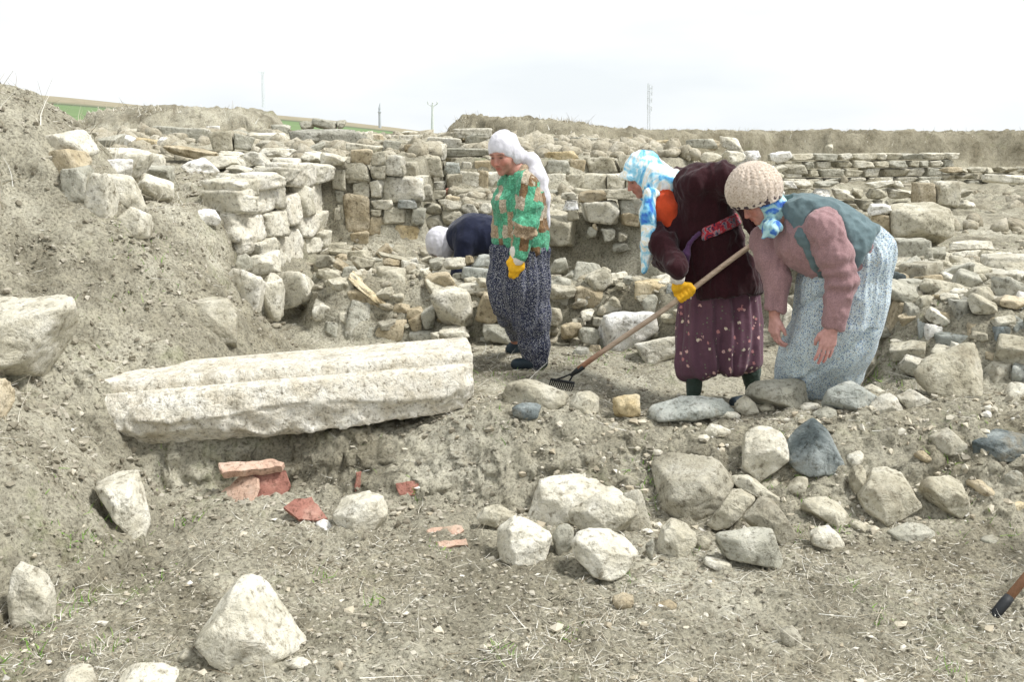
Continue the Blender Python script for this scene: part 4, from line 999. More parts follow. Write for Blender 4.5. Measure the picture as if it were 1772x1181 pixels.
# ------------------------------------------------------------------ the carved block
def carved_block():
    # its own frame: u along the length, w to the back, z up; two ends fixed in the place
    R0 = at(822, 712, 5.42); L0 = at(150, 772, 5.22)
    u = nrm(np.array([R0[0] - L0[0], R0[1] - L0[1], 0])); wv = np.array([-u[1], u[0], 0])
    Lb = np.hypot(*(R0 - L0)[:2]) + .40
    org = np.array([R0[0], R0[1], 0.0])
    h = .0100
    f = Field((-Lb, -.06, -.16), (.06, .82, .50), h)
    sl, P = f.grid(f.lo, f.lo + f.n * f.h)
    U = P[..., 0]; Wd = P[..., 1]; Z = P[..., 2]
    bz = np.interp(U[:, 0, 0], [-Lb, -1.2, 0], [-.06, -.06, -.0])[:, None, None] # underside rises towards the free end
    top = np.interp(Wd[0, :, 0], [-.1, -.01, .0, .012, .055, .07, .155, .168, .20, .208, .225, .24, .70, .72], [.08, .09, .12, .15, .235, .243, .254, .232, .232, .268, .296, .302, .296, .26])[None, :, None] - .004
    rough = np.clip((.13 + .03 * np.sin(U * 5) - Z) / .03, 0, 1)
    nz = fbm3(P, 6.0, 3, 5)
    d = np.maximum(Z - top, bz - .007 * nz - Z)
    d = np.maximum(d, Wd - .70)
    d = np.maximum(d, -(Wd + .012 - rough * (.020 + .016 * np.abs(nz))))
    d = np.maximum(d, U - .0 + .006 * nz)
    # the broken near corner and the chipped end
    for (p, n, a) in ((v(-.03, .10, .20), v(.75, -.80, .35), .02), (v(-.20, .0, .03), v(.5, -.9, -.25), .02), (v(-.02, .30, .0), v(.9, -.2, -.4), .015), (v(-.7, .0, -.05), v(-.08, -.75, -.75), .02), (v(-.02, .3, .30), v(.7, 0, .7), .004), (v(0, .68, .28), v(.6, .7, .2), .004), (v(-1.25, .0, .16), v(-.1, -.8, .5), .03)):
        n = nrm(n); d = np.maximum(d, (P - p) @ n + a * nz)
    f.f[...] = d + .004 * fbm3(P, 22.0, 2, 8) * (0.12 + rough * 1.6)
    V, F = f.surface(0)
    tilt = (L0[2] - R0[2])
    X = org + V[:, :1] * u + V[:, 1:2] * wv
    X[:, 2] = R0[2] + V[:, 2] + (-V[:, 0] / (Lb - .4)) * (L0[2] - R0[2])
    base = v(*(X.mean(0)[:2]), X[:, 2].min())
    me = mesh('carved_block', X - base, F, M['marble'])
    obj('carved_block', me, None, base, 'long pale carved marble block with moulded top, half buried in the bank', 'stone block')
carved_block()

# ------------------------------------------------------------------ cloth and skin materials
def cloth(name, build, rough=0.95, weave=900.0, wstr=0.25, sheen=0.15):
    m, n, l, b = mat_new(name, rough, 0.15)
    tc = n.new('ShaderNodeTexCoord'); vec = tc.outputs['Object']
    c = build(n, l, vec)
    big = tex(n, 'Noise', vec, l, Scale=7.0, Detail=5.0, Roughness=0.65)
    r = ramp(n, [(0.3, (0.98, 0.98, 0.98)), (0.7, (1.30, 1.30, 1.30))]); l.new(big.outputs['Fac'], r.inputs[0])
    c = mixc(n, l, 1.0, c, r.outputs[0], 'MULTIPLY')
    l.new(c, b.inputs['Base Color'])
    b.inputs['Sheen Weight'].default_value = sheen
    w = tex(n, 'Noise', vec, l, Scale=weave, Detail=2.0, Roughness=0.5)
    w2 = tex(n, 'Noise', vec, l, Scale=38.0, Detail=4.0, Roughness=0.6)
    p = bump(n, l, b, w2.outputs['Fac'], 0.35, 0.012)
    bump(n, l, b, w.outputs['Fac'], wstr, 0.002, p)
    return m
def solid(c, var=0.12, sc=60.0):
    def f(n, l, vec):
        t = tex(n, 'Noise', vec, l, Scale=sc, Detail=6.0, Roughness=0.7)
        r = ramp(n, [(0.3, tuple(a * (1 - var) for a in c)), (0.7, tuple(a * (1 + var) for a in c))]); l.new(t.outputs['Fac'], r.inputs[0]); return r.outputs[0]
    return f
def specks(base, stops, scale, thr=0.3, sc2=None):
    """small printed specks on a plain ground"""
    def f(n, l, vec):
        vo = tex(n, 'Voronoi', vec, l, Scale=scale, Randomness=1.0)
        sep = n.new('ShaderNodeSeparateColor'); l.new(vo.outputs['Color'], sep.inputs[0])
        r = ramp(n, stops, True); l.new(sep.outputs[0], r.inputs[0])
        k = ramp(n, [(thr, (1, 1, 1)), (thr + .12, (0, 0, 0))]); l.new(vo.outputs['Distance'], k.inputs[0])
        nz = tex(n, 'Noise', vec, l, Scale=scale * .9, Detail=3.0)
        kk = n.new('ShaderNodeMath'); kk.operation = 'MULTIPLY'; l.new(k.outputs[0], kk.inputs[0])
        k2 = ramp(n, [(0.40, (0, 0, 0)), (0.50, (1, 1, 1))]); l.new(nz.outputs['Fac'], k2.inputs[0]); l.new(k2.outputs[0], kk.inputs[1])
        return mixc(n, l, kk.outputs[0], base, r.outputs[0])
    return f
def patchwork2(n, l, vec): return patchwork(n, l, vec, (0.0, -.16, 0.2), (.43, 2.5, .74))
def patchwork(n, l, vec, rot=(0.0, 0.10, 0.4), loc=(.013, 2.5, .41)):
    mp = n.new('ShaderNodeMapping'); mp.inputs['Rotation'].default_value = rot; mp.inputs['Location'].default_value = loc; mp.inputs['Scale'].default_value = (1.0, 1.0, 0.62); l.new(vec, mp.inputs[0])
    wob = tex(n, 'Noise', vec, l, Scale=22.0, Detail=3.0); wv_ = n.new('ShaderNodeVectorMath'); wv_.operation = 'MULTIPLY_ADD'; wv_.inputs[1].default_value = (.022, 0, .022)
    l.new(wob.outputs['Color'], wv_.inputs[0]); l.new(mp.outputs[0], wv_.inputs[2])
    sn = n.new('ShaderNodeVectorMath'); sn.operation = 'SNAP'; sn.inputs[1].default_value = (.050, 5.0, .052); l.new(wv_.outputs[0], sn.inputs[0])
    vo = n.new('ShaderNodeTexWhiteNoise'); l.new(sn.outputs[0], vo.inputs['Vector'])
    sep = n.new('ShaderNodeSeparateColor'); l.new(vo.outputs['Color'], sep.inputs[0])
    r = ramp(n, [(0, (0.09, 0.33, 0.20)), (.26, (0.31, 0.235, 0.155)), (.44, (0.165, 0.10, 0.05)), (.60, (0.075, 0.285, 0.175)), (.80, (0.38, 0.325, 0.245))], True); l.new(sep.outputs[0], r.inputs[0])
    t = tex(n, 'Noise', vec, l, Scale=85.0, Detail=4.0, Roughness=0.7)
    k = ramp(n, [(0.42, (0.62, 0.60, 0.56)), (0.55, (1, 1, 1)), (0.66, (1.5, 1.5, 1.5))]); l.new(t.outputs['Fac'], k.inputs[0])
    return mixc(n, l, 1.0, r.outputs[0], k.outputs[0], 'MULTIPLY')
def flowers(n, l, vec):
    base = (0.120, 0.060, 0.082)
    vo = tex(n, 'Voronoi', vec, l, Scale=25.0, Randomness=0.95)
    nz = tex(n, 'Noise', vec, l, Scale=90.0, Detail=2.0)
    ad = n.new('ShaderNodeMath'); ad.operation = 'MULTIPLY_ADD'; ad.inputs[1].default_value = 0.42; l.new(nz.outputs['Fac'], ad.inputs[0]); l.new(vo.outputs['Distance'], ad.inputs[2])
    pet = ramp(n, [(0.0, (0, 0, 0)), (0.22, (0, 0, 0)), (0.25, (1, 1, 1)), (0.47, (1, 1, 1)), (0.50, (0, 0, 0))]); l.new(ad.outputs[0], pet.inputs[0])
    sep = n.new('ShaderNodeSeparateColor'); l.new(vo.outputs['Color'], sep.inputs[0])
    pc = ramp(n, [(0, (0.62, 0.40, 0.36)), (.4, (0.66, 0.56, 0.44)), (.7, (0.45, 0.20, 0.20))], True); l.new(sep.outputs[1], pc.inputs[0])
    on = ramp(n, [(0.0, (1, 1, 1)), (0.60, (1, 1, 1)), (0.61, (0, 0, 0))], True); l.new(sep.outputs[0], on.inputs[0])
    k = mixc(n, l, 1.0, pet.outputs[0], on.outputs[0], 'MULTIPLY')
    c = mixc(n, l, k, base, pc.outputs[0])
    v2 = tex(n, 'Voronoi', vec, l, Scale=36.0, Randomness=1.0)
    lf = ramp(n, [(0.16, (0.8, 0.8, 0.8)), (0.24, (0, 0, 0))]); l.new(v2.outputs['Distance'], lf.inputs[0])
    s2 = n.new('ShaderNodeSeparateColor'); l.new(v2.outputs['Color'], s2.inputs[0])
    o2 = ramp(n, [(0, (1, 1, 1)), (.42, (0, 0, 0))], True); l.new(s2.outputs[0], o2.inputs[0])
    return mixc(n, l, mixc(n, l, 1.0, lf.outputs[0], o2.outputs[0], 'MULTIPLY'), c, (0.16, 0.19, 0.12))
def painted(stops, scale, dist=1.2, stretch=(1, 1, 1), white=None):
    """printed scarf: flowing colour areas"""
    def f(n, l, vec):
        mp = n.new('ShaderNodeMapping'); mp.inputs['Scale'].default_value = stretch; l.new(vec, mp.inputs[0])
        t = tex(n, 'Noise', mp.outputs[0], l, Scale=scale, Detail=3.0, Roughness=0.55, Distortion=dist)
        r = ramp(n, stops); l.new(t.outputs['Fac'], r.inputs[0]); return r.outputs[0]
    return f
def knit(n, l, vec):
    t = tex(n, 'Noise', vec, l, Scale=95.0, Detail=4.0, Roughness=0.7)
    r = ramp(n, [(0.36, (0.30, 0.235, 0.175)), (0.5, (0.50, 0.42, 0.345)), (0.66, (0.58, 0.505, 0.43))]); l.new(t.outputs['Fac'], r.inputs[0]); return r.outputs[0]
def knitband(n, l, vec):
    t = tex(n, 'Voronoi', vec, l, Scale=33.0, Randomness=0.6)
    r = ramp(n, [(0.44, (0.05, 0.035, 0.04)), (0.54, (0.50, 0.43, 0.36))]); l.new(t.outputs['Distance'], r.inputs[0]); return r.outputs[0]
C = {}
C['patch'] = cloth('green_brown_patchwork', patchwork)
C['patch2'] = cloth('green_brown_patchwork_sleeve', patchwork2)
C['navyprint'] = cloth('navy_speckled_cotton', specks((0.020, 0.024, 0.042), [(0, (0.25, 0.255, 0.28)), (.35, (0.115, 0.12, 0.18)), (.6, (0.31, 0.315, 0.33)), (.85, (0.08, 0.085, 0.14))], 150.0, .45))
C['whitescarf'] = cloth('white_cotton', solid((0.56, 0.55, 0.585), .04), 0.9)
C['whitecuff'] = cloth('pale_cuff', solid((0.62, 0.58, 0.52), .08), 0.9)
C['glove'] = cloth('yellow_leather', solid((0.72, 0.40, 0.025), .14, 45), 0.6, 300, .3, 0)
C['rubber'] = cloth('dark_rubber', solid((0.022, 0.032, 0.040), .2, 40), 0.45, 200, .1, 0)
C['maroon'] = cloth('dark_maroon_knit', solid((0.027, 0.0075, 0.010), .35, 160), 1.0, 420, .5)
C['orange'] = cloth('orange_cotton', solid((0.50, 0.062, 0.02), .1, 40))
C['flower'] = cloth('plum_flowered_cotton', flowers)
C['legging'] = cloth('dark_green_stocking', solid((0.045, 0.068, 0.055), .2, 80))
C['blueprint'] = cloth('blue_printed_scarf', painted([(0.32, (0.04, 0.13, 0.46)), (.40, (0.10, 0.34, 0.60)), (.47, (0.27, 0.56, 0.70)), (.55, (0.74, 0.78, 0.78)), (.59, (0.68, 0.64, 0.50)), (.63, (0.78, 0.79, 0.78)), (.78, (0.45, 0.68, 0.78))], 7.5, 1.4))
C['tealscarf'] = cloth('blue_teal_scarf', painted([(0.36, (0.03, 0.10, 0.40)), (.43, (0.07, 0.19, 0.46)), (.48, (0.28, 0.47, 0.51)), (.60, (0.46, 0.66, 0.65))], 8.0, 1.2))
C['redprint'] = cloth('red_printed_sash', painted([(0.36, (0.02, 0.02, 0.05)), (.44, (0.30, 0.02, 0.03)), (.52, (0.42, 0.05, 0.06)), (.57, (0.20, 0.22, 0.25)), (.64, (0.05, 0.03, 0.06))], 30.0, 1.0))
C['plum'] = cloth('plum_cotton', solid((0.075, 0.035, 0.085), .2, 60))
C['knit'] = cloth('beige_knit', knit, 1.0, 260, .7)
C['knitband'] = cloth('beige_knit_dark_trim', knitband, 1.0, 260, .7)
C['mauve'] = cloth('mauve_wool', solid((0.262, 0.160, 0.163), .30, 150), 1.0, 500, .4)
C['vest'] = cloth('grey_teal_cotton', solid((0.100, 0.143, 0.152), .14, 30))
C['palespeck'] = cloth('pale_blue_speckled_cotton', specks((0.46, 0.53, 0.55), [(0, (0.08, 0.14, 0.27)), (.42, (0.19, 0.28, 0.36)), (.62, (0.36, 0.33, 0.24)), (.8, (0.10, 0.12, 0.16))], 150.0, .42))
C['navy'] = cloth('navy_jersey', solid((0.013, 0.016, 0.034), .2, 40))
C['dirtygreen'] = cloth('dark_trousers', solid((0.05, 0.05, 0.055), .2, 40))
def skin_mat():
    m, n, l, b = mat_new('skin', 0.55, 0.35)
    at_ = n.new('ShaderNodeAttribute'); at_.attribute_name = 'tone'; tc = n.new('ShaderNodeTexCoord')
    t = tex(n, 'Noise', tc.outputs['Object'], l, Scale=55.0, Detail=5.0, Roughness=0.65)
    r = ramp(n, [(0.3, (0.95, 0.88, 0.86)), (0.7, (1.28, 1.25, 1.23))]); l.new(t.outputs['Fac'], r.inputs[0])
    l.new(mixc(n, l, 1.0, at_.outputs['Color'], r.outputs[0], 'MULTIPLY'), b.inputs['Base Color'])
    b.inputs['Subsurface Weight'].default_value = 0.0
    bump(n, l, b, t.outputs['Fac'], 0.2, 0.003)
    return m
C['skin'] = skin_mat()

def frame(fwd, roll=0.0):
    f = nrm(fwd); r = nrm(np.cross(f, [0, 0, 1.0])); u = np.cross(r, f)
    return f, u * math.cos(roll) + r * math.sin(roll), r * math.cos(roll) - u * math.sin(roll)
class Head:
    def __init__(s, c, fwd, roll=0.0, k=1.0):
        s.c = np.asarray(c, float); s.f, s.u, s.r = frame(fwd, roll); s.k = k; s.A = np.stack([s.f, s.u, s.r])
    def p(s, f, u, r): return s.c + s.k * (f * s.f + u * s.u + r * s.r)
    def add(s, F, neck):
        k = s.k; e = lambda c, r, kk=.015, mode='add': F.ell(s.p(*c), np.array(r) * k, s.A, kk, mode)
        e((-.012, .022, 0), (.098, .102, .077)); e((.028, -.045, 0), (.068, .075, .060), .03); e((.074, -.098, 0), (.022, .018, .024), .02)
        for q in (-1, 1):
            e((.066, -.028, q * .040), (.026, .028, .022), .02); F.cone(s.p(.086, .026, q * .014), s.p(.080, .024, q * .050), .011, .008, .012)
            e((.094, .006, q * .031), (.012, .009, .015), .008, 'cut'); e((.079, .005, q * .031), (.013, .012, .014), .003)
            e((-.005, -.012, q * .080), (.017, .030, .009), .006)
        F.cone(s.p(.092, .014, 0), s.p(.114, -.030, 0), .008, .013, .010)
        for q in (-1, 1): e((.104, -.035, q * .011), (.010, .009, .008), .008)
        F.cone(s.p(.093, -.058, -.016), s.p(.093, -.058, .016), .0075, .0075, .006); F.cone(s.p(.092, -.069, -.014), s.p(.092, -.069, .014), .008, .008, .006)
        e((.101, -.0635, 0), (.006, .0022, .022), .003, 'cut')
        F.cone(s.p(-.018, -.06, 0), neck, .055, .062, .03)
    def tones(s, V, base):
        q = (V - s.c) @ s.A.T / s.k; T = np.tile(np.array(base), (len(V), 1)); 
        def dot(c, r, col, a=1.0):
            d = np.linalg.norm((q - np.array(c)) / np.array(r), axis=1); w = np.clip(1.6 - d, 0, 1)[:, None] * a; T[:] = T * (1 - w) + np.array(col) * w
        for k in (-1, 1):
            dot((.092, .005, k * .031), (.014, .005, .012), (.05, .03, .025)); dot((.093, .027, k * .034), (.016, .0045, .020), (.09, .055, .04), .85)
            dot((.085, -.03, k * .038), (.02, .02, .02), (base[0] * 1.05, base[1] * .80, base[2] * .78), .6)
        dot((.115, -.03, 0), (.015, .014, .016), (base[0] * 1.05, base[1] * .78, base[2] * .75), .7)
        dot((.098, -.063, 0), (.014, .010, .020), (base[0] * .85, base[1] * .52, base[2] * .52), .9)
        return T
def hand(F, wrist, d, back, thumb, s=1.0, curl=(.25, .35, .3), fat=1.0, spread=.10, tcurl=.3):
    """palm, four unequal jointed fingers and a thumb leaving the side of the palm; back = outward side of the hand"""
    d = nrm(d); b = nrm(np.asarray(back) - d * np.dot(back, d)); t = nrm(np.asarray(thumb) - d * np.dot(thumb, d) - b * np.dot(thumb, b))
    w = np.asarray(wrist, float)
    L = [(.031, .088, (.042, .026, .020), .0092), (.010, .093, (.046, .030, .021), .0096), (-.011, .089, (.043, .028, .020), .0092), (-.030, .080, (.034, .021, .018), .0082)]
    for (o, kn, ph, r) in L:
        base = w + s * (d * kn + t * o); F.cone(w + s * (d * .012 + t * o * .55), base, .015 * s * fat, .0135 * s * fat, .012)
        p = base; a = 0.0; dd0 = nrm(d + t * o * spread * 30 * .3)
        for j, (ln, cu) in enumerate(zip(ph, curl)):
            a += cu; dd = dd0 * math.cos(a) - b * math.sin(a); q = p + s * ln * dd
            F.cone(p, q, r * s * fat * (1 - .05 * j), r * s * fat * (.95 - .06 * j), .003); p = q
    p0 = w + s * (d * .020 + t * .020); p1 = p0 + s * .040 * nrm(d * .75 + t * .65 - b * .25); F.cone(p0, p1, .016 * s * fat, .0125 * s * fat, .012)
    p2 = p1 + s * .034 * nrm(d * .9 + t * (.35 - tcurl) - b * (.2 + tcurl)); F.cone(p1, p2, .0115 * s * fat, .0105 * s * fat, .004)
    F.cone(p2, p2 + s * .026 * nrm(d * .9 - t * tcurl - b * (.25 + tcurl)), .0105 * s * fat, .0085 * s * fat, .004)
class Person:
    def __init__(s, base, label):
        s.base = np.asarray(base, float); s.root = empty('person', s.base, label, 'person')
    def part(s, name, F, mat, folds=None, smooth=2, label=None, tone=None):
        V, Q = F.surface(smooth)
        if folds is not None: V = V + normals(V, Q) * folds(V)[:, None]
        me = mesh(name, V - s.base, Q, mat)
        if tone is not None:
            a = me.color_attributes.new('tone', 'FLOAT_COLOR', 'POINT'); T = np.ones((len(V), 4), np.float32); T[:, :3] = tone(V); a.data.foreach_set('color', T.ravel())
        return obj(name, me, s.root, (0, 0, 0), label)
def wrinkle(seed, amp=.006, sc=9.0, stretch=(1, 1, .45), fine=.35):
    """soft cloth folds: ridged noise stretched along the fall of the cloth"""
    st = np.array(stretch)
    def f(V):
        a = fbm3(V * st, sc, 2, seed); b = fbm3(V * st, sc * 2.3, 2, seed + 5)
        return amp * (1 - 2 * np.abs(a)) + amp * fine * (1 - 2 * np.abs(b))
    return f
def gathers(c, n, amp, z0, z1, seed, warp=.5, both=0.0):
    """folds hanging round an axis, strongest at z0 (waist) and fading to z1"""
    def f(V):
        th = np.arctan2(V[:, 1] - c[1], V[:, 0] - c[0]); w = noise3(V * [4, 4, 2.5], seed) * warp * 2
        k = np.clip((V[:, 2] - z1) / (z0 - z1), 0, 1); k = both + (1 - both) * k
        return amp * k * (np.sin(th * n + w * 2.5) * .7 + .5 * np.sin(th * n * 1.9 + w * 4 + 1.3)) + .004 * fbm3(V * [1, 1, .4], 14, 2, seed + 3)
    return f
def add2(*fs): return lambda V: sum(f(V) for f in fs)

# ------------------------------------------------------------------ the standing woman
def standing():
    Y = hit(916, 636)[1] + .02; k = Y / FPX
    J = lambda x, y, dy=0.0: at(x, y, Y + dy)
    base = J(916, 636); base[2] = Hs(base[0], base[1])
    P = Person(base, 'standing woman in white headscarf, green and brown patchwork jacket and navy trousers')
    lo = J(820, 660, 0) - v(.1, .5, .05); hi = J(985, 205, 0) + v(.1, .65, .05)
    Yb = .42; 
    hd = Head(J(872, 266, -.03), v(-.48, -.80, -.34), .05, 1.05)
    hipN, hipF = J(914, 440, -.06), J(893, 440, .08)
    knN, knF = J(922, 545, -.08), J(890, 535, .18); anN, anF = J(930, 622, -.06), J(893, 592, .42)
    neck = J(897, 300, .02); shN, shF = J(915, 322, -.14), J(879, 322, .16)
    elN, wrN = J(910, 392, -.24), J(897, 440, -.24); elF, wrF = J(872, 395, .26), J(868, 440, .16)
    F = Field(lo, hi, .0068)
    hd.add(F, neck)
    F.chain([neck, J(899, 350), J(902, 430)], [.06, .11, .12], .05)
    for (h_, kn, an) in ((hipN, knN, anN), (hipF, knF, anF)): F.chain([h_, kn, an], [.08, .055, .04], .04)
    for (s_, e, w) in ((shN, elN, wrN), (shF, elF, wrF)): F.chain([neck, s_, e, w], [.05, .05, .04, .03], .03)
    hand(F, wrF, v(-.1, -.1, -1), v(-.5, .8, 0), v(-.8, -.5, 0), .95, (.5, .6, .5))
    P.part('body', F, C['skin'], None, 1, tone=lambda V: hd.tones(V, (.38, .195, .150)))
    # jacket
    F = Field(lo, hi, .0085)
    lat = nrm(v(.5, -.8, 0)); fw = nrm(v(-.8, -.5, 0))
    for q in (-1, 1):
        o = lat * .070 * q
        F.chain([J(902, 446) + o * 1.1, J(900, 400) + o * 1.05, J(898, 350) + o, J(897, 322) + o * .9], [.140, .126, .118, .080], .06)
    F.cone(J(876, 354, -.05), J(874, 360, .07), .070, .072, .05)                         # bust
    F.cone(J(895, 294), J(896, 318), .068, .10, .05)
    F.chain([shF + v(0, 0, -.005), elF, wrF], [.070, .066, .050], .012); F.cone(J(898, 322), shN, .08, .066, .03)
    F.plane(J(897, 292) + v(0, 0, .012), nrm(v(-.25, -.2, 1)), .01)
    hem = J(903, 441); F.plane(hem, nrm(v(.18, -.05, -1)))
    F.plane(wrN + v(0, 0, -.004), v(0, 0, -1)) if False else None
    F.cone(J(921, 452, -.2), J(916, 425, -.2), .030, .004, .008, 'cut')                   # side slit
    F.cone(J(892, 312, -.02), J(888, 290, -.02), .044, .056, 0, 'cut')
    P.part('jacket', F, C['patch'], add2(wrinkle(3, .011, 8, (1, 1, .7)), wrinkle(8, .005, 20, (.6, .6, 1))))
    F = Field(lo, hi, .0075); F.chain([shN + v(-.005, 0, .004), (shN + elN) / 2 + v(.012, -.01, 0), elN, wrN], [.070, .078, .072, .054], .02)
    bend = lambda V: .010 * np.sin((V[:, 2] - elN[2]) * 75 + 3 * noise3(V * 10, 6)) * np.exp(-((V[:, 2] - elN[2]) / .12) ** 2)
    P.part('sleeve', F, C['patch2'], add2(wrinkle(4, .008, 10, (1, 1, .6)), wrinkle(9, .004, 22), bend))
    # baggy trousers
    F = Field(lo, hi, .0085)
    F.chain([J(912, 432, -.05), J(904, 490, -.05), J(917, 545, -.06), J(928, 600, -.05), J(930, 619, -.05)], [.138, .160, .108, .082, .068], .08)
    F.chain([J(892, 432, .06), J(884, 492, .08), J(888, 545, .20), J(893, 583, .38)], [.135, .142, .080, .052], .08)
    F.cone(J(898, 432), J(894, 520, .05), .15, .145, .08)
    F.plane(J(900, 428), v(0, 0, 1))
    cc = J(902, 500)
    P.part('trousers', F, C['navyprint'], add2(gathers(cc, 15, .013, J(0, 432)[2], J(0, 600)[2], 4, .6, .35), wrinkle(12, .014, 6, (1, 1, .22))))
    # gloved hand with pale cuff
    F = Field(wrN - v(.12, .12, .22), wrN + v(.12, .12, .08), .0045)
    F.cone(wrN + v(0, 0, .012), wrN + v(-.006, 0, -.028), .056, .047, .01); P.part('cuff', F, C['whitecuff'], wrinkle(5, .003, 20))
    F = Field(wrN - v(.12, .12, .22), wrN + v(.12, .12, .08), .0042)
    hand(F, wrN + v(-.006, 0, -.004), v(-.06, .05, -1), v(.25, -1, .0), v(-1, -.3, 0), 1.06, (.30, .75, .55), 1.55, .0, .75)
    F.cone(wrN + v(0, 0, .0), wrN + v(-.008, 0, -.03), .040, .036, .02)
    P.part('glove', F, C['glove'], wrinkle(6, .0015, 40))
    # shoes
    for (a, tx, ty, dy) in ((anN, 884, 634, -.10), (anF, 880, 600, .40)):
        toe = J(tx, ty, dy); toe[2] = Hs(toe[0], toe[1]) + .035; heel = a * 1.0; heel = v(a[0] + .03, a[1], Hs(a[0], a[1]) + .04)
        F = Field(np.minimum(toe, heel) - .12, np.maximum(toe, heel) + v(.12, .12, .14), .006)
        F.cone(heel, toe + (heel - toe) * .18, .043, .040, .03); F.cone(heel + v(-.01, 0, .05), heel + v(-.05, 0, .015), .047, .040, .03)
        F.plane(v(0, 0, min(heel[2], toe[2]) - .035), v(0, 0, -1), .006)
        P.part('shoe', F, C['rubber'])
    # headscarf tied behind, its end hanging down the back
    F = Field(lo, hi, .0075)
    F.ell(hd.p(-.018, .026, 0), (.116, .118, .094), hd.A, .02)
    F.cone(hd.p(-.03, -.03, .06), hd.p(-.10, -.06, 0), .045, .050, .04); F.cone(hd.p(-.03, -.03, -.06), hd.p(-.10, -.06, 0), .045, .050, .04)
    F.plane(hd.p(.098, .034, 0), nrm(.68 * hd.f - .74 * hd.u), .006)
    F.ell(hd.p(.075, -.06, 0), (.085, .105, .070), hd.A, .01, 'cut')
    kn = J(921, 280, .02)
    F.cone(hd.p(-.08, -.03, 0), kn, .060, .040, .03)
    F.chain([kn, J(929, 308, -.01), J(937, 345, -.01), J(945, 390, .0)], [.046, .062, .052, .026], .03); F.chain([kn, J(938, 312, .06), J(940, 350, .07)], [.036, .045, .03], .03)
    P.part('headscarf', F, C['whitescarf'], add2(wrinkle(21, .0055, 11, (1, 1, .28)), wrinkle(23, .0028, 24, (1, 1, .3))))
standing()

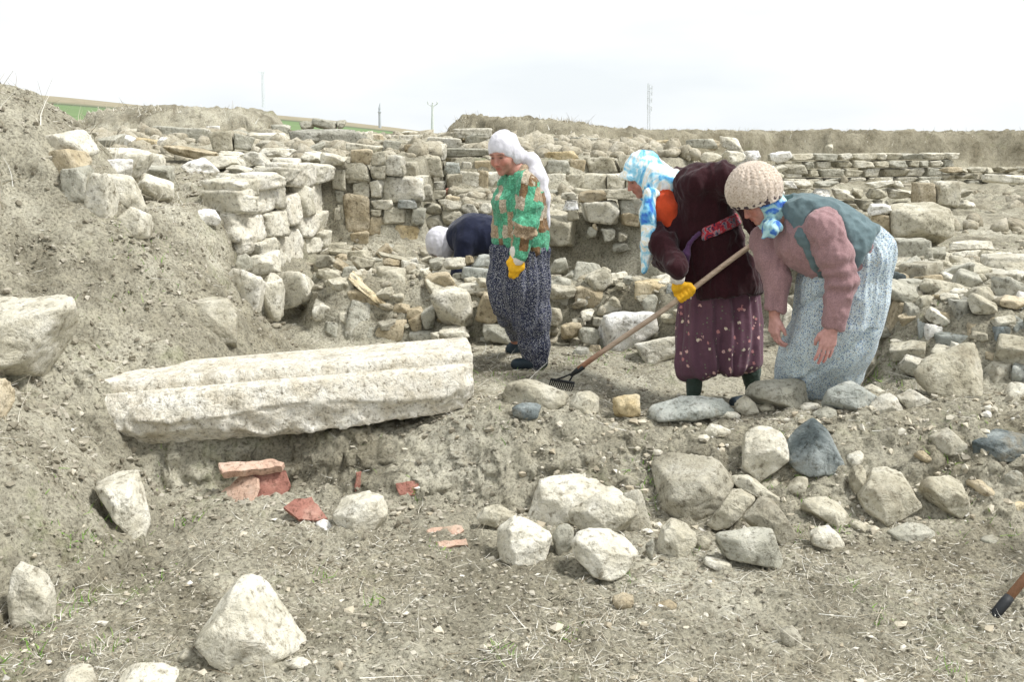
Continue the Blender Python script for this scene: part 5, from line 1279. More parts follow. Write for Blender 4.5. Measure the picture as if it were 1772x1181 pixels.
# ------------------------------------------------------------------ the woman with the rake
RAKE = {}
def raking():
    Y = 6.22
    J = lambda x, y, dy=0.0: at(x, y, Y + dy)
    base = J(1245, 690); base[2] = Hs(base[0], base[1])
    P = Person(base, 'woman in blue printed headscarf and dark maroon cardigan leaning over a rake')
    lo = J(1045, 730) - v(.05, .55, .1); hi = J(1360, 240) + v(.05, .5, .05)
    hd = Head(J(1112, 304, -.02), v(-.86, -.22, -.52), -.05, 1.0)
    neck = J(1160, 318, .0); chest = J(1200, 355)
    shN, shF = J(1205, 316, -.17), J(1163, 345, .17)
    elN, wrN = J(1290, 336, -.24), J(1322, 408, -.26); elF, wrF = J(1152, 440, .05), J(1172, 466, -.33)
    RAKE['near'] = wrF; RAKE['far'] = wrN; RAKE['J'] = J
    hips = (J(1222, 500, -.06), J(1280, 498, .08)); kns = (J(1203, 600, -.06), J(1295, 596, .06)); ans = (J(1200, 690, .0), J(1303, 684, .06))
    for a in ans: a[2] = Hs(a[0], a[1]) + .07
    F = Field(lo, hi, .0068)
    hd.add(F, neck)
    F.chain([neck, chest, J(1235, 420), J(1250, 480)], [.06, .12, .12, .13], .05)
    for h_, kk, a in zip(hips, kns, ans): F.chain([J(1250, 480), h_, kk, a], [.1, .08, .05, .038], .04)
    for (s_, e, w) in ((shN, elN, wrN), (shF, elF, wrF)): F.chain([chest, s_, e, w], [.06, .05, .04, .03], .03)
    P.part('body', F, C['skin'], None, 1, tone=lambda V: hd.tones(V, (.38, .190, .148)))
    # orange shirt showing at the throat
    F = Field(lo, hi, .0085)
    F.chain([J(1148, 336, -.02), J(1150, 362, -.06), J(1160, 396, -.08)], [.070, .085, .062], .05)
    P.part('shirt', F, C['orange'], wrinkle(31, .005, 12, (1, 1, .4)))
    # cardigan
    F = Field(lo, hi, .0088)
    lat = nrm(v(.2, -.95, .1))
    for q in (-1, 1):
        o = lat * .07 * q
        F.chain([J(1180, 322) + o, J(1206, 352) + o, J(1228, 420) + o, J(1243, 480) + o * 1.3, J(1246, 530) + o * 1.5], [.105, .152, .150, .178, .185], .08)
    F.cone(J(1178, 400, -.06), J(1196, 470, -.06), .10, .10, .08)
    F.cone(J(1285, 470, .0), J(1290, 510, .0), .095, .092, .08)
    F.chain([shN, J(1248, 312, -.22), elN, wrN], [.105, .090, .082, .058], .05)
    F.chain([shF, elF, wrF], [.095, .082, .055], .05)
    F.chain([J(1160, 352, -.16), J(1148, 420, -.16), J(1171, 462, -.325)], [.02, .072, .055], .05)
    F.plane(J(1245, 512), nrm(v(.10, -.12, -1))) 
    F.cone(J(1140, 320, -.1), J(1158, 392, -.19), .090, .048, .01, 'cut')
    F.cone(J(1128, 350, .05), J(1120, 300, .05), .085, .10, .02, 'cut')
    P.part('cardigan', F, C['maroon'], add2(wrinkle(33, .014, 6, (1, 1, .6)), wrinkle(35, .006, 15)))
    # sash round the waist
    F = Field(lo, hi, .0075)
    for q in (-1, 1):
        o = lat * .078 * q
        F.chain([J(1206, 352) + o, J(1230, 420) + o, J(1246, 480) + o * 1.2], [.166, .170, .192], .08)
    c = J(1248, 392, -.2); e = nrm(J(1290, 372, -.2) - J(1205, 408, -.2)); nn = nrm(np.cross(e, v(0, 1, -.1)))
    F.plane(c + nn * .034, nn); F.plane(c - nn * .034, -nn); F.plane(J(1204, 400), v(-1, 0, 0))
    P.part('sash', F, C['redprint'], wrinkle(36, .004, 22))
    F = Field(lo, hi, .0075); F.chain([J(1194, 418, -.22), J(1187, 440, -.24), J(1190, 462, -.23)], [.010, .022, .010], .02); F.cone(J(1194, 420, -.22), J(1210, 404, -.21), .016, .014, .01)
    P.part('sash_knot', F, C['plum'], wrinkle(38, .003, 30))
    # flowered baggy trousers
    F = Field(lo, hi, .0085)
    F.loft([(J(1243, 470), .22, .17), (J(1243, 530), .252, .18), (J(1243, 590), .268, .185), (J(1243, 625), .272, .185), (J(1243, 668), .24, .16)], .02)
    F.plane(J(1243, 646), nrm(v(.16, 0, -1)), .05)
    F.plane(J(1243, 484), v(0, 0, 1))
    cc = J(1243, 560)
    mid = lambda V: -.035 * np.exp(-((V[:, 0] - cc[0]) / .028) ** 2) * (V[:, 1] < cc[1]) * np.clip((J(0, 545)[2] - V[:, 2]) / .15, 0, 1)
    P.part('trousers', F, C['flower'], add2(gathers(cc, 12, .014, J(0, 500)[2], J(0, 640)[2], 14, .6, .8), wrinkle(42, .013, 5, (1, 1, .3)), mid))
    # stockings and shoes
    for kk, a in zip(kns, ans):
        F = Field(np.minimum(kk, a) - .12, np.maximum(kk, a) + .12, .007); F.chain([kk + (a - kk) * .25, kk + (a - kk) * .55, a], [.062, .058, .043], .02)
        P.part('stocking', F, C['legging'], wrinkle(44, .003, 18, (1, 1, 1.5)))
        F = Field(a - v(.28, .2, .12), a + v(.12, .12, .1), .007); F.cone(a + v(.02, 0, -.035), a + v(-.13, -.06, -.04), .043, .038, .03); F.plane(a - v(0, 0, .068), v(0, 0, -1), .006)
        P.part('shoe', F, C['rubber'])
    # headscarf knotted under the chin with long ends
    F = Field(lo, hi, .0075)
    F.ell(hd.p(-.020, .024, 0), (.120, .120, .096), hd.A, .02)
    F.cone(hd.p(-.04, -.04, 0), J(1158, 316), .094, .092, .05)
    F.cone(hd.p(.00, -.06, -.045), hd.p(.03, -.12, 0), .045, .030, .04); F.cone(hd.p(.0, -.06, .045), hd.p(.03, -.12, 0), .045, .030, .04)
    F.cone(hd.p(.10, .048, -.045), hd.p(.10, .048, .045), .022, .022, .03)
    F.ell(hd.p(.098, -.035, 0), (.070, .078, .060), hd.A, .012, 'cut')
    P.part('headscarf', F, C['blueprint'], add2(wrinkle(51, .007, 11), wrinkle(53, .003, 28)))
    F = Field(lo, hi, .0075)
    F.cone(J(1124, 334, -.12), J(1134, 336, -.11), .026, .022, .02)
    for o, e in ((0, 0), (.03, 10)):
        F.chain([J(1126, 336, -.13 + o), J(1122, 370, -.15 + o), J(1123, 420, -.15 + o), J(1114 + e, 470 - 2 * e, -.14 + o)], [.022, .046, .044, .012], .02)
    P.part('scarf_ends', F, C['blueprint'], add2(wrinkle(55, .008, 13, (1.4, 1, .35)), wrinkle(57, .003, 30)))
    # gloves closed on the handle
    hx = J(968, 684); hx = hit(968, 684)
    ha = nrm(wrN - hx)
    return P, hd, J, wrF, wrN
RP = raking()

def rake():
    P, hd, J, wrF, wrN = RP
    foot = hit(972, 676); foot = foot + v(0, 0, .055)
    top = at(1340, 398, 5.90); d = nrm(top - foot); Ltot = np.linalg.norm(top - foot)
    def on(px):
        s = np.linspace(0, 1, 400); Q = foot + np.outer(s, top - foot); w = Q - CAM
        return Q[np.argmin(np.abs(886 + FPX * w[:, 0] / (w @ AF) - px))]
    grip = on(1184)
    root = empty('rake', foot - v(0, 0, .055), 'garden rake with long wooden handle and black iron head', 'rake')
    m, n, l, b = mat_new('rake_wood', 0.6, 0.3)
    geo = n.new('ShaderNodeTexCoord'); mp = n.new('ShaderNodeMapping'); mp.inputs['Scale'].default_value = (3, 60, 60); l.new(geo.outputs['Object'], mp.inputs[0])
    mp.inputs['Rotation'].default_value = (0, math.asin(d[2]), 0)
    t = tex(n, 'Noise', mp.outputs[0], l, Scale=1.0, Detail=6.0, Roughness=0.6)
    r = ramp(n, [(0.3, (0.33, 0.235, 0.165)), (0.7, (0.55, 0.44, 0.335))]); l.new(t.outputs['Fac'], r.inputs[0])
    sx = n.new('ShaderNodeSeparateXYZ'); l.new(geo.outputs['Object'], sx.inputs[0])
    g = ramp(n, [(0.05, (0.52, 0.33, 0.25)), (0.16, (0.60, 0.40, 0.32)), (0.30, (1, 1, 1))]); l.new(sx.outputs['X'], g.inputs[0])   # reddish worn varnish near the head
    l.new(mixc(n, l, 1.0, r.outputs[0], g.outputs[0], 'MULTIPLY'), b.inputs['Base Color'])
    ts = np.linspace(.085, 1, 30); side = nrm(np.cross(d, [0, 1, 0]))
    P_ = [foot + d * Ltot * q + side * .006 * math.sin(q * 9) for q in ts]
    Geo().tube(P_, .0165, 12).build('handle', m, root, True)
    iron = plain('black_iron', (0.018, 0.020, 0.021), 0.55, 0.3, .3, 60)
    a = foot + d * Ltot * .075
    Geo().tube([a + d * .05, a, a - d * .05], [.019, .018, .010], 10).build('socket', iron, root, True)
    ax = nrm(v(.80, -.55, 0)); hw = .085; bar = foot + v(.004, 0, .005)
    for s in (-1, 0.9): 
        Geo().tube([a - d * .01, a - d * .06 + ax * hw * .25 * s, bar + ax * hw * .62 * s], .0055, 6).build('brace', iron, root, True)
    Geo().tube([bar - ax * hw, bar + ax * hw], .0085, 6).build('head_bar', iron, root, True)
    for i in range(13):
        q = bar + ax * hw * (i / 6 - 1)
        o = nrm(v(-.45, -.3, 0))
        Geo().tube([q, q + v(0, 0, -.022) + o * .006, q + v(0, 0, -.05) + o * .022], [.0048, .0042, .0026], 5).build('tine', iron, root, True)
    # gloves
    for (c, wr, nm) in ((grip, wrF, 1), (on(1322), wrN, 2)):
        F = Field(c - .16, c + .16, .0042)
        fing = nrm(np.cross(d, nrm(c - wr))); toW = nrm((wr - c) - d * np.dot(wr - c, d))
        ws = c + toW * .075
        # palm behind the handle, fingers wrapped round it, thumb over the top
        for i in range(4):
            o = d * (.036 - .024 * i); r = .0125 - .0008 * abs(i - 1)
            k = c + o
            F.cone(ws + o * .6, k + toW * .028 + v(0, .008, 0), .019, .0165, .012)
            ang = np.linspace(.3, 4.0, 5); e1 = toW; e2 = nrm(np.cross(d, toW)); e2 = e2 if e2[1] < 0 else -e2
            pts = [k + .0275 * (math.cos(q) * e1 + math.sin(q) * e2) for q in ang]
            F.chain(pts, [r, r, r, r * .95, r * .85], .004)
        F.chain([ws + d * .02, c + d * .060 + toW * .03 - v(0, .0, 0), c + d * .062 - v(0, .028, 0), c + d * .05 - toW * .018 - v(0, .028, 0)], [.02, .016, .0145, .012], .008)
        F.cone(ws, wr + (ws - wr) * .4, .030, .032, .02)
        P.part('glove', F, C['glove'], wrinkle(60 + nm, .0014, 40))
        F = Field(np.minimum(wr, ws) - .1, np.maximum(wr, ws) + .1, .005); F.cone(wr + (ws - wr) * .55, wr - (ws - wr) * .1, .041, .046, .01)
        P.part('cuff', F, C['whitecuff'], wrinkle(63, .003, 20))
rake()

# ------------------------------------------------------------------ the woman in the knitted hat
def hatted():
    Y = 5.63
    J = lambda x, y, dy=0.0: at(x, y, Y + dy)
    base = J(1415, 700); base[2] = Hs(base[0], base[1])
    P = Person(base, 'woman in beige knitted hat and teal vest bending down with bare hands')
    lo = J(1235, 725) - v(.05, .50, .1); hi = J(1575, 265) + v(.05, .5, .05)
    hd = Head(J(1312, 346, -.04), v(-.74, -.30, -.60), .12, 1.0)
    neck = J(1362, 375, .0); chest = J(1400, 402)
    shN, shF = J(1427, 392, -.22), J(1324, 412, .10)
    elN, wrN = J(1457, 487, -.27), J(1441, 566, -.27); elF, wrF = J(1345, 486, .0), J(1340, 545, -.04)
    hips = (J(1470, 470, -.10), J(1478, 465, .12)); kns = (J(1425, 585, -.10), J(1425, 585, .12)); ans = (J(1420, 690, .10), J(1450, 690, .24))
    for a in ans: a[2] = Hs(a[0], a[1]) + .07
    F = Field(lo, hi, .0062)
    hd.add(F, neck)
    F.chain([neck, chest, J(1450, 430), J(1475, 462)], [.06, .12, .12, .13], .05)
    for h_, kk, a in zip(hips, kns, ans): F.chain([J(1475, 462), h_, kk, a], [.1, .09, .055, .04], .04)
    for (s_, e, w) in ((shN, elN, wrN), (shF, elF, wrF)): F.chain([chest, s_, e, w], [.06, .05, .042, .031], .03)
    hN = v(-.18, .02, -1); hand(F, wrN + v(-.004, 0, .0), hN, v(.15, -1, .1), v(-1, -.2, .2), 1.16, (.06, .22, .20), 1.0, .16, .25)
    hF = v(.02, -.06, -1); hand(F, wrF, hF, v(-1, -.35, 0), v(.2, -1, 0), 1.14, (.35, .55, .4), 1.0, .05, .35)
    def tone(V):
        T = hd.tones(V, (.38, .195, .155)); w = np.clip((wrN[2] + .03 - V[:, 2]) / .03, 0, 1)[:, None]
        red = np.clip((wrN[2] - .14 - V[:, 2]) / .08, 0, 1)[:, None]
        return T * (1 - w) + w * (np.array((.48, .275, .25)) * (1 - red) + red * np.array((.47, .20, .185)))
    P.part('body', F, C['skin'], None, 1, tone=tone)
    # mauve sweater
    F = Field(lo, hi, .0082)
    lat = nrm(v(.35, -.9, .1))
    for q in (-1, 1):
        o = lat * .075 * q
        F.chain([J(1368, 380) + o * .8, J(1398, 404) + o, J(1430, 425) + o, J(1450, 438) + o], [.085, .150, .158, .152], .07)
    F.cone(J(1375, 425, -.06), J(1410, 445, -.08), .10, .105, .07)
    F.chain([shN, J(1444, 440, -.26), elN, wrN], [.096, .088, .078, .056], .025)
    F.chain([shF, J(1332, 450, .03), elF, wrF], [.088, .080, .070, .053], .025)
    F.cone(hd.p(.02, -.15, 0), J(1352, 366, -.02), .06, .065, .01, 'cut')
    F.plane(wrN + v(0, 0, -.006), nrm(v(-.2, 0, -1)))
    elbow = lambda V: .011 * np.sin(((V - elN) @ nrm(wrN - shN)) * 85 + 2 * noise3(V * 9, 3)) * np.exp(-(np.linalg.norm(V - elN - v(-.02, -.03, .02), axis=1) / .10) ** 2)
    P.part('sweater', F, C['mauve'], add2(wrinkle(71, .008, 8, (1, 1, .6)), wrinkle(73, .005, 20), elbow))
    # vest
    F = Field(lo, hi, .0082)
    for q in (-1, 1):
        o = lat * .082 * q
        F.chain([J(1372, 372) + o * .8, J(1402, 398) + o, J(1436, 420) + o, J(1478, 450) + o], [.110, .160, .174, .186], .08)
    F.cone(J(1378, 425, -.065), J(1412, 446, -.085), .108, .114, .07)
    e0, e1 = J(1345, 345, -.2), J(1418, 482, -.2)
    nn = nrm(np.cross(e1 - e0, ray(1395, 410))); nn = nn if nn[0] < 0 else -nn
    F.plane(J(1381, 415, -.2), nn, .008)
    g0, g1 = J(1516, 398), J(1452, 500); n2 = nrm(np.cross(g1 - g0, ray(1470, 440))); n2 = n2 if n2[0] > 0 else -n2
    F.plane(J(1490, 450), n2, .01)
    F.cone(hd.p(-.02, -.08, 0), J(1350, 352, -.0), .085, .078, .01, 'cut')
    F.cone(shN + v(-.01, -.02, .01), J(1446, 452, -.27), .100, .100, .006, 'cut')
    P.part('vest', F, C['vest'], add2(wrinkle(75, .009, 7, (1, .7, 1)), wrinkle(77, .004, 16)))
    # long skirt
    F = Field(lo, hi, .0085)
    S_ = [(398, 1488, 26, .10), (420, 1484, 52, .17), (450, 1470, 72, .20), (485, 1460, 81, .215), (520, 1458, 82, .22), (560, 1450, 77, .22), (600, 1433, 81, .22), (640, 1418, 79, .18), (672, 1410, 78, .15), (700, 1408, 76, .14)]
    k = Y / FPX
    F.loft([(J(x, y, .17 * max(0, y - 560) / 136), r * k, ry) for (y, x, r, ry) in S_], .02)
    F.ell(J(1490, 440), (.17, .20, .15), None, .06)
    cc = J(1445, 560)
    pull = lambda V: -.022 * np.exp(-(((V[:, 2] - J(0, 640)[2]) - .95 * (V[:, 0] - J(1440, 0)[0])) / .022) ** 2) * (V[:, 1] < cc[1]) * (V[:, 2] < J(0, 560)[2])
    pul2 = lambda V: -.020 * np.exp(-(((V[:, 2] - J(0, 545)[2]) - .80 * (V[:, 0] - J(1385, 0)[0])) / .018) ** 2) * (V[:, 1] < cc[1]) * (V[:, 2] > J(0, 550)[2]) * (V[:, 0] < J(1440, 0)[0])
    P.part('skirt', F, C['palespeck'], add2(gathers(J(1462, 440), 22, .012, J(0, 420)[2], J(0, 520)[2], 81, .4, .12), wrinkle(83, .015, 5, (1, 1, .3)), pull, pul2))
    for a in ans:
        F = Field(a - v(.28, .2, .12), a + v(.12, .12, .1), .008); F.cone(a + v(.02, 0, -.035), a + v(-.13, -.04, -.04), .043, .038, .03); F.plane(a - v(0, 0, .068), v(0, 0, -1), .006)
        P.part('shoe', F, C['rubber'])
    # scarf under the hat
    F = Field(lo, hi, .007)
    F.ell(hd.p(-.020, .01, 0), (.108, .112, .092), hd.A, .02)
    F.cone(hd.p(-.03, -.05, 0), J(1352, 368), .085, .070, .04)
    F.cone(hd.p(-.01, -.05, -.05), hd.p(.03, -.125, -.01), .040, .032, .04); F.cone(hd.p(-.01, -.05, .05), hd.p(.03, -.125, .01), .040, .032, .04)
    F.ell(hd.p(.110, -.030, 0), (.105, .090, .074), hd.A, .012, 'cut')
    F.chain([hd.p(.03, -.13, .01), J(1334, 398, -.14), J(1319, 413, -.15)], [.034, .036, .008], .02); F.cone(hd.p(.03, -.13, 0), J(1344, 392, -.12), .03, .03, .02)
    P.part('headscarf', F, C['tealscarf'], add2(wrinkle(91, .006, 13), wrinkle(93, .003, 30)))
    # knitted hat
    hc = J(1304, 324, -.04); hu = nrm(v(-.27, -.14, .95)); hf = nrm(hd.f - hu * np.dot(hd.f, hu)); hr = np.cross(hf, hu); A = np.stack([hf, hu, hr])
    F = Field(lo, hi, .0065)
    F.ell(hc - hu * .012, (.158, .134, .144), A, .02)
    bp = J(1305, 345, -.04); bn = -hu; bq = hc - hu * .125
    F.cone(hc, bq, .140, .134, .03)
    F.plane(bp, bn, .01)
    def ribs(V):
        q = (V - hc) @ A.T; th = np.arctan2(q[:, 2], q[:, 0]); r = np.hypot(q[:, 0], q[:, 2])
        s = th * 11 + q[:, 1] * 9
        a = np.sin(s); zig = np.sin(q[:, 1] * 420 + np.abs(((s / np.pi) % 2) - 1) * 9)
        return (.0045 * np.abs(a) + .0016 * zig * (r > .02) + .0022 * noise3(V * 90, 4)) * np.clip(r / .05, 0, 1)
    ho = P.part('knitted_hat', F, C['knit'], ribs, 1)
    F = Field(lo, hi, .006)
    F.cone(hc, bq, .150, .145, .0); F.cone(hc - (bq - hc), hc + (bq - hc) * 2, .118, .118, .0, 'cut')
    F.plane(bp + bn * .016, bn, .006); F.plane(bp - bn * .036, -bn, .006)
    bo = P.part('hat_brim', F, C['knitband'], lambda V: .0028 * noise3(V * 80, 9), 1)
hatted()

# ------------------------------------------------------------------ the woman stooping behind the low wall
def stooping():
    Y = 8.72
    J = lambda x, y, dy=0.0: at(x, y, Y + dy)
    base = J(878, 470); base[2] = Hs(base[0], base[1] )
    P = Person(base, 'woman in white headscarf and navy top stooping low behind the rubble wall')
    lo = J(720, 430) - v(.05, .5, .8); hi = J(950, 350) + v(.05, .55, .05)
    hd = Head(J(763, 422, -.02), v(-.45, -.25, -.85), .0, 1.05)
    neck = J(786, 414); hip = J(882, 425)
    gz_ = base[2]
    F = Field(lo, hi, .010)
    hd.add(F, neck); F.chain([neck, J(815, 405), J(850, 408), hip], [.06, .11, .12, .13], .04)
    for s in (-1, 1):
        kn = v(hip[0] - .06, hip[1] + .1 * s, gz_ + .36); an = v(hip[0] + .02, hip[1] + .1 * s, gz_ + .06)
        F.chain([hip, kn, an], [.09, .06, .04], .03)
        sh = J(806, 418, .17 * s); el = sh + v(-.05, .02 * s, -.26); wr = el + v(-.06, -.04 * s, -.20)
        F.chain([J(810, 408), sh, el, wr], [.06, .05, .04, .03], .03); hand(F, wr, v(-.2, 0, -1), v(.2, s, 0), v(-1, 0, 0), 1.0, (.4, .5, .4))
    P.part('body', F, C['skin'], None, 1, tone=lambda V: hd.tones(V, (.45, .24, .17)))
    F = Field(lo, hi, .010)
    for q in (-1, 1):
        o = v(0, .085 * q, 0); F.chain([J(794, 410) + o * .7, J(815, 404) + o, J(848, 410) + o, J(872, 424) + o], [.115, .148, .155, .16], .08)
        sh = J(806, 420, .19 * q); F.chain([sh, sh + v(-.05, .02 * q, -.26), sh + v(-.10, 0, -.42)], [.09, .07, .05], .05)
    P.part('top', F, C['navy'], wrinkle(101, .008, 7))
    F = Field(lo, hi, .011)
    for s in (-1, 1):
        F.chain([J(872, 428, .08 * s), hip + v(0, .08 * s, -.05), v(hip[0] - .05, hip[1] + .1 * s, gz_ + .36), v(hip[0] + .02, hip[1] + .1 * s, gz_ + .08)], [.15, .16, .11, .07], .06)
    P.part('trousers', F, C['dirtygreen'], wrinkle(103, .010, 6, (1, 1, .3)))
    F = Field(lo, hi, .009)
    F.ell(hd.p(-.015, .022, 0), (.120, .128, .102), hd.A, .02); F.ell(J(763, 424, -.02), (.118, .105, .145), None, .03); F.cone(hd.p(-.05, -.02, 0), J(784, 414), .085, .10, .04)
    F.ell(hd.p(.10, -.06, 0), (.07, .10, .06), hd.A, .012, 'cut')
    P.part('headscarf', F, C['whitescarf'], add2(wrinkle(105, .006, 10), wrinkle(107, .003, 24)))
    for s in (-1, 1):
        a = v(hip[0] + .02, hip[1] + .1 * s, gz_)
        F = Field(a - v(.25, .15, .05), a + v(.12, .15, .15), .01); F.cone(a + v(.0, 0, .04), a + v(-.14, 0, .035), .045, .038, .02); F.plane(a, v(0, 0, -1)); P.part('shoe', F, C['rubber'])
stooping()

# ------------------------------------------------------------------ a second tool standing at the picture edge
def edge_tool():
    a = hit(1714, 1074); b = at(1800, 970, a[1] + .12); d = nrm(b - a)
    root = empty('tool_handle', a, 'brown tool handle with black grip end resting on the ground at the picture edge', 'tool')
    wood = plain('brown_wood', (0.26, 0.135, 0.075), 0.5, 0, .25, 40); blk = plain('black_rubber_grip', (0.02, 0.022, 0.024), 0.6, 0, .2, 60)
    Geo().tube([a + d * .10, a + d * .5, a + d * 1.25], [.0185, .0185, .018], 14).build('handle', wood, root, True)
    Geo().tube([a + d * .0, a + d * .006, a + d * .10, a + d * .13], [.012, .0205, .0225, .0200], 14).build('grip_end', blk, root, True)
    e = a + d * 1.25
    iron = plain('grey_iron', (0.10, 0.10, 0.10), .5, .5, .2, 30)
    Geo().tube([e - d * .06, e + d * .05], [.024, .020], 12).build('socket', iron, root, True)
    Geo().box(e + d * .12, (.10, .012, .13), np.array(Vector(d).to_track_quat('Z', 'Y').to_matrix())).build('blade', iron, root)
edge_tool()

# ------------------------------------------------------------------ litter: clods, pebbles, straw, weeds (uncountable)
def sample_ground(n, seed, dens=None, y0=2.9, y1=9.5):
    """points on the visible ground, evenly spread over the picture more than over the plan"""
    r = np.random.default_rng(seed); out = np.zeros((0, 2))
    while len(out) < n:
        m = n * 2; y = y0 * (y1 / y0) ** r.random(m); x = r.uniform(-.60, .60, m) * (y + .8)
        k = r.random(m) < (np.ones(m) if dens is None else dens(x, y)); out = np.concatenate([out, np.stack([x, y], 1)[k]])
    q = out[:n]; z = H(q[:, 0], q[:, 1]); z = z + np.where(q[:, 1] < 58, ground_fine(q[:, 0], q[:, 1]), 0)
    return np.column_stack([q, z])
def patchy(sc, seed, lo=-.1, hi=.5, base=.1): return lambda x, y: base + (1 - base) * sst(lo, hi, fbm2(x, y, sc, 3, seed))
def isl_mat(name, stops, rough=.9):
    m, n, l, b = mat_new(name, rough, .15); g = n.new('ShaderNodeNewGeometry'); r = ramp(n, [(p_, tuple(a * 1.18 for a in c_)) for p_, c_ in stops]); l.new(g.outputs['Random Per Island'], r.inputs[0]); l.new(r.outputs[0], b.inputs['Base Color']); return m
def lumps(name, P, size, mat, label, cat, seed, flat=.65):
    r = np.random.default_rng(seed); U, F = ICO[1]; n = len(P); m = len(U)
    V = np.repeat(U[None], n, 0) * (1 + .36 * r.normal(0, 1, (n, m, 1)).clip(-1.4, 1.6)) * size[:, None, None]
    V = V * r.uniform(.6, 1.35, (n, 1, 3)); V[..., 2] *= flat
    a = r.uniform(0, 6.28, n); c, s_ = np.cos(a)[:, None], np.sin(a)[:, None]
    V = np.stack([V[..., 0] * c - V[..., 1] * s_, V[..., 0] * s_ + V[..., 1] * c, V[..., 2]], -1) + P[:, None, :] + (size * .12)[:, None, None] * v(0, 0, 1)
    Fq = (F[None] + (np.arange(n) * m)[:, None, None]).reshape(-1, 3)
    obj(name, mesh(name, V.reshape(-1, 3), Fq, mat, False), kind='stuff', label=label, cat=cat)
def blades(name, P, L, W, az, el, bend, mat, label, cat, seed, seg=3, lift=.0):
    r = np.random.default_rng(seed); n = len(P)
    d = np.stack([np.cos(az) * np.cos(el), np.sin(az) * np.cos(el), np.sin(el)], 1); sd = np.stack([-np.sin(az), np.cos(az), np.zeros(n)], 1)
    tw = r.uniform(-.8, .8, n)[:, None]; sd = sd * np.cos(tw) + np.cross(d, sd) * np.sin(tw)
    V = np.zeros((n, (seg + 1) * 2, 3))
    for k in range(seg + 1):
        t = k / seg; c = P + d * (L * t)[:, None] + (bend * L * t * t)[:, None] * np.stack([-np.sin(az), np.cos(az), -.6 * np.ones(n)], 1) + v(0, 0, lift)
        w = (W * (1 - .75 * t))[:, None]; V[:, 2 * k] = c - sd * w; V[:, 2 * k + 1] = c + sd * w
    q = np.array([[2 * k, 2 * k + 1, 2 * k + 3, 2 * k + 2] for k in range(seg)])
    F = (q[None] + (np.arange(n) * (seg + 1) * 2)[:, None, None]).reshape(-1, 4)
    obj(name, mesh(name, V.reshape(-1, 3), F, mat), kind='stuff', label=label, cat=cat)
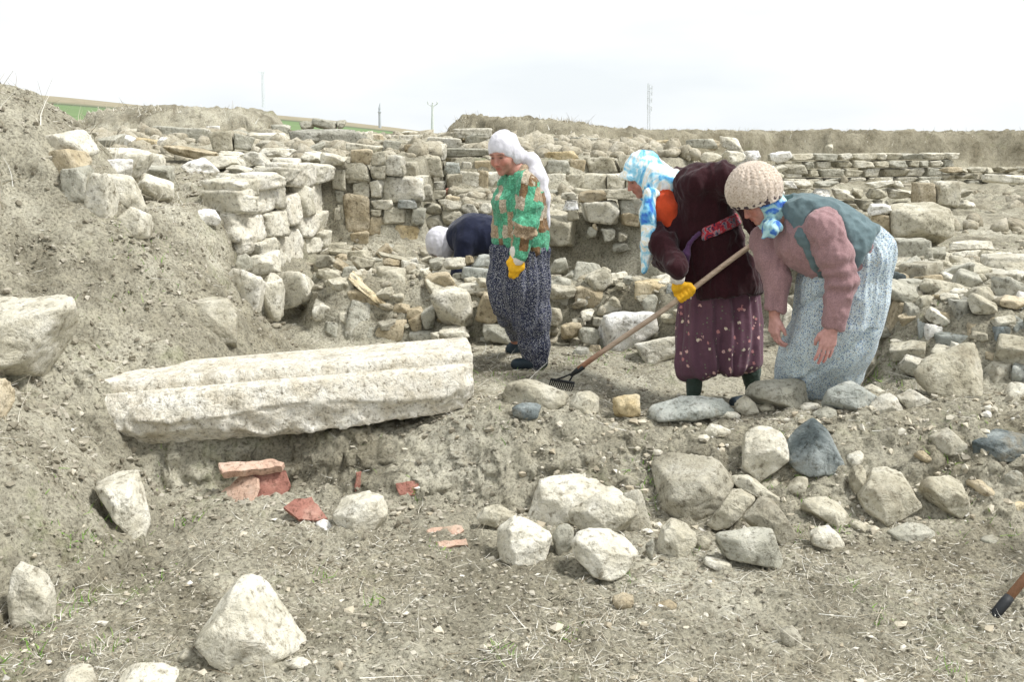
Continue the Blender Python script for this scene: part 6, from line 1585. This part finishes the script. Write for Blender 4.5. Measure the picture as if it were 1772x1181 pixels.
def litter():
    r = np.random.default_rng(5)
    soilc = isl_mat('clod_soil', [(0, (0.13, 0.115, 0.085)), (.35, (0.21, 0.19, 0.145)), (.7, (0.30, 0.275, 0.22)), (1, (0.38, 0.355, 0.295))])
    P = sample_ground(24000, 1, patchy(1.6, 80, -.4, .5, .25)); lumps('soil_clods', P, .0035 + .012 * r.random(len(P)) ** 3 * (P[:, 1] / 5), soilc, 'crumbs and clods of dry earth all over the dug ground', 'soil', 11)
    steep = lambda x, y: sst(.0, .3, sdpoly(x, y, LEFT_FOOT)) * .8 + (np.abs(y - 5.1) < .35) * .5
    P = sample_ground(5200, 2, steep); lumps('bank_clods', P, .005 + .017 * r.random(len(P)) ** 2.5, soilc, 'broken clods on the steep earth banks', 'soil', 12, .8)
    peb = isl_mat('pebble_stone', [(0, (0.30, 0.26, 0.19)), (.5, (0.45, 0.41, 0.32)), (.85, (0.48, 0.45, 0.37)), (1, (0.56, 0.54, 0.49))])
    P = sample_ground(2600, 3); lumps('pebbles', P, .003 + .015 * r.random(len(P)) ** 5, peb, 'small pale pebbles and stone chips scattered on the ground', 'pebbles', 13)
    bank = lambda x, y: sst(.3, .0, np.abs(y - 5.05) - .25) * sst(-.6, .6, x) * .9 + .03
    P = sample_ground(900, 8, bank); lumps('stone_chips', P, .007 + .022 * r.random(len(P)) ** 2.5, peb, 'small stone chips filling the gaps between the bank stones', 'stone chips', 18, .75)
    straw = isl_mat('dry_grass', [(0, (0.13, 0.10, 0.065)), (.3, (0.30, 0.265, 0.19)), (.7, (0.48, 0.45, 0.37)), (1, (0.66, 0.65, 0.60))])
    P = sample_ground(46000, 4, patchy(1.1, 90, -.45, .45, .15)); n = len(P)
    blades('dry_grass', P + v(0, 0, .004), .015 + .075 * r.random(n) ** 2, .0007 + .0011 * r.random(n), r.uniform(0, 6.28, n), np.abs(r.normal(0, .22, n)), r.normal(0, .35, n), straw, 'fine dry grass litter lying on the soil', 'grass', 14)
    P = sample_ground(420, 6); n = len(P)
    blades('dry_stalks', P + v(0, 0, .006), .08 + .28 * r.random(n) ** 2, .0009 + .0011 * r.random(n), r.uniform(0, 6.28, n), np.abs(r.normal(.05, .16, n)), r.normal(0, .25, n), straw, 'long bleached stalks lying on banks and floor', 'grass', 15, 5)
    P = sample_ground(420, 9, lambda x, y: sst(.1, .4, sdpoly(x, y, LEFT_FOOT)), 3.6, 8.5); n = len(P)
    blades('slope_stalks', P + v(0, 0, .012), .10 + .34 * r.random(n) ** 2, .0010 + .0013 * r.random(n), r.uniform(0, 6.28, n), np.abs(r.normal(.15, .25, n)), r.normal(0, .3, n), straw, 'bleached stalks and roots strewn over the steep slope', 'grass', 19, 5)
    # green shoots in small patches
    green = isl_mat('green_shoots', [(0, (0.09, 0.17, 0.03)), (.5, (0.14, 0.25, 0.05)), (1, (0.26, 0.36, 0.10))])
    cl = [(290, 802, 12), (392, 786, 8), (160, 948, 22), (175, 940, 18), (232, 905, 14), (120, 1060, 18), (60, 1100, 20), (110, 890, 16), (300, 760, 8), (1130, 860, 12), (1115, 830, 14), (1360, 845, 26), (1420, 850, 22), (1310, 815, 12), (1610, 775, 14), (1540, 640, 40), (1560, 625, 30), (1580, 650, 24), (1520, 655, 20), (1010, 880, 8), (640, 790, 10), (855, 735, 8), (880, 655, 22), (1100, 620, 26), (1050, 612, 16), (1660, 925, 14), (1740, 935, 14), (1520, 1060, 12), (1480, 1020, 8), (760, 955, 8), (1190, 960, 8), (1080, 1000, 10), (860, 1145, 12), (980, 1100, 10), (650, 1050, 8), (1640, 1170, 10), (240, 470, 22), (280, 430, 26), (205, 398, 16), (160, 545, 14), (190, 1120, 20), (330, 905, 10), (270, 1010, 20), (1450, 925, 10), (1380, 930, 10), (1000, 625, 16), (1630, 800, 14), (1700, 780, 12), (720, 860, 8), (560, 1000, 8), (40, 1150, 16)]
    Q = []; A = []
    for (px, py, sp) in cl:
        c = hit(px, py); k = c[1] / FPX * sp * 1.3
        for _ in range(int(10 + sp * 1.6)):
            x, y = c[0] + r.normal(0, k), c[1] + r.normal(0, k * 1.6); Q.append((x, y))
    Q = np.array(Q); P = np.column_stack([Q, H(Q[:, 0], Q[:, 1]) + ground_fine(Q[:, 0], Q[:, 1]) - .003]); n = len(P)
    blades('green_shoots', P, .018 + .040 * r.random(n) ** 2, .0016 + .0022 * r.random(n), r.uniform(0, 6.28, n), r.uniform(.25, 1.35, n), r.normal(0, .5, n), green, 'fresh green shoots sprouting in patches between the stones', 'weeds', 16)
    # dry tufts along the crest of the banks and hanging from the low wall
    T = []
    for (x0, x1, y0, y1, cnt) in ((-6, -3.0, 5.2, 8.4, 3800), (-8, -4.2, 17.2, 18.2, 1500), (-1.8, 3, 23.4, 25.5, 2200), (3, 22, 26.5, 33, 6500), (2.4, 4.2, 6.6, 8.3, 700), (-.1, 1.4, 7.5, 8.2, 900), (-3.2, -2.0, 6.5, 8.2, 800)):
        q = np.column_stack([r.uniform(x0, x1, cnt), r.uniform(y0, y1, cnt)])
        k = np.clip(fbm2(q[:, 0], q[:, 1], 1.5, 2, 33) * 1.2 + .55, 0, 1); q = q[r.random(cnt) < k]; T.append(q)
    Q = np.concatenate(T); P = np.column_stack([Q, H(Q[:, 0], Q[:, 1])]); n = len(P); far = P[:, 1] > 12
    Lh = np.where(far, .05 + .13 * r.random(n) ** 2, .05 + .15 * r.random(n) ** 2 + .16 * (P[:, 0] < -2.9) * r.random(n)); Wh = np.where(far, .004 + .005 * r.random(n), .0012 + .0014 * r.random(n) + .0014 * (P[:, 0] < -2.9))
    blades('bank_grass', P, Lh, Wh, r.uniform(0, 6.28, n), r.uniform(.3, 1.4, n), r.normal(0, .4, n), straw, 'dry grass tufts on the crests of the earth banks', 'grass', 17)
litter()

# ------------------------------------------------------------------ pieces that belong to a part hang under that part
def nest(root, child, part):
    st = lambda o: o.name.split('.')[0]
    ps = sorted([o for o in root.children if st(o) == part], key=lambda o: o.name); cs = sorted([o for o in root.children if st(o) == child], key=lambda o: o.name)
    if not ps: return
    for i, c in enumerate(cs): c.parent = ps[min(i, len(ps) - 1)]
for o_ in [o for o in COL.objects if o.parent is None and o.type == 'EMPTY']:
    for c_, p_ in (('hat_brim', 'knitted_hat'), ('scarf_ends', 'headscarf'), ('sash_knot', 'sash'), ('sleeve', 'jacket'), ('cuff', 'glove'), ('tine', 'head_bar'), ('insulator', 'cross_arm'), ('lattice_bracing', 'mast_frame'), ('antenna', 'mast_frame')):
        nest(o_, c_, p_)
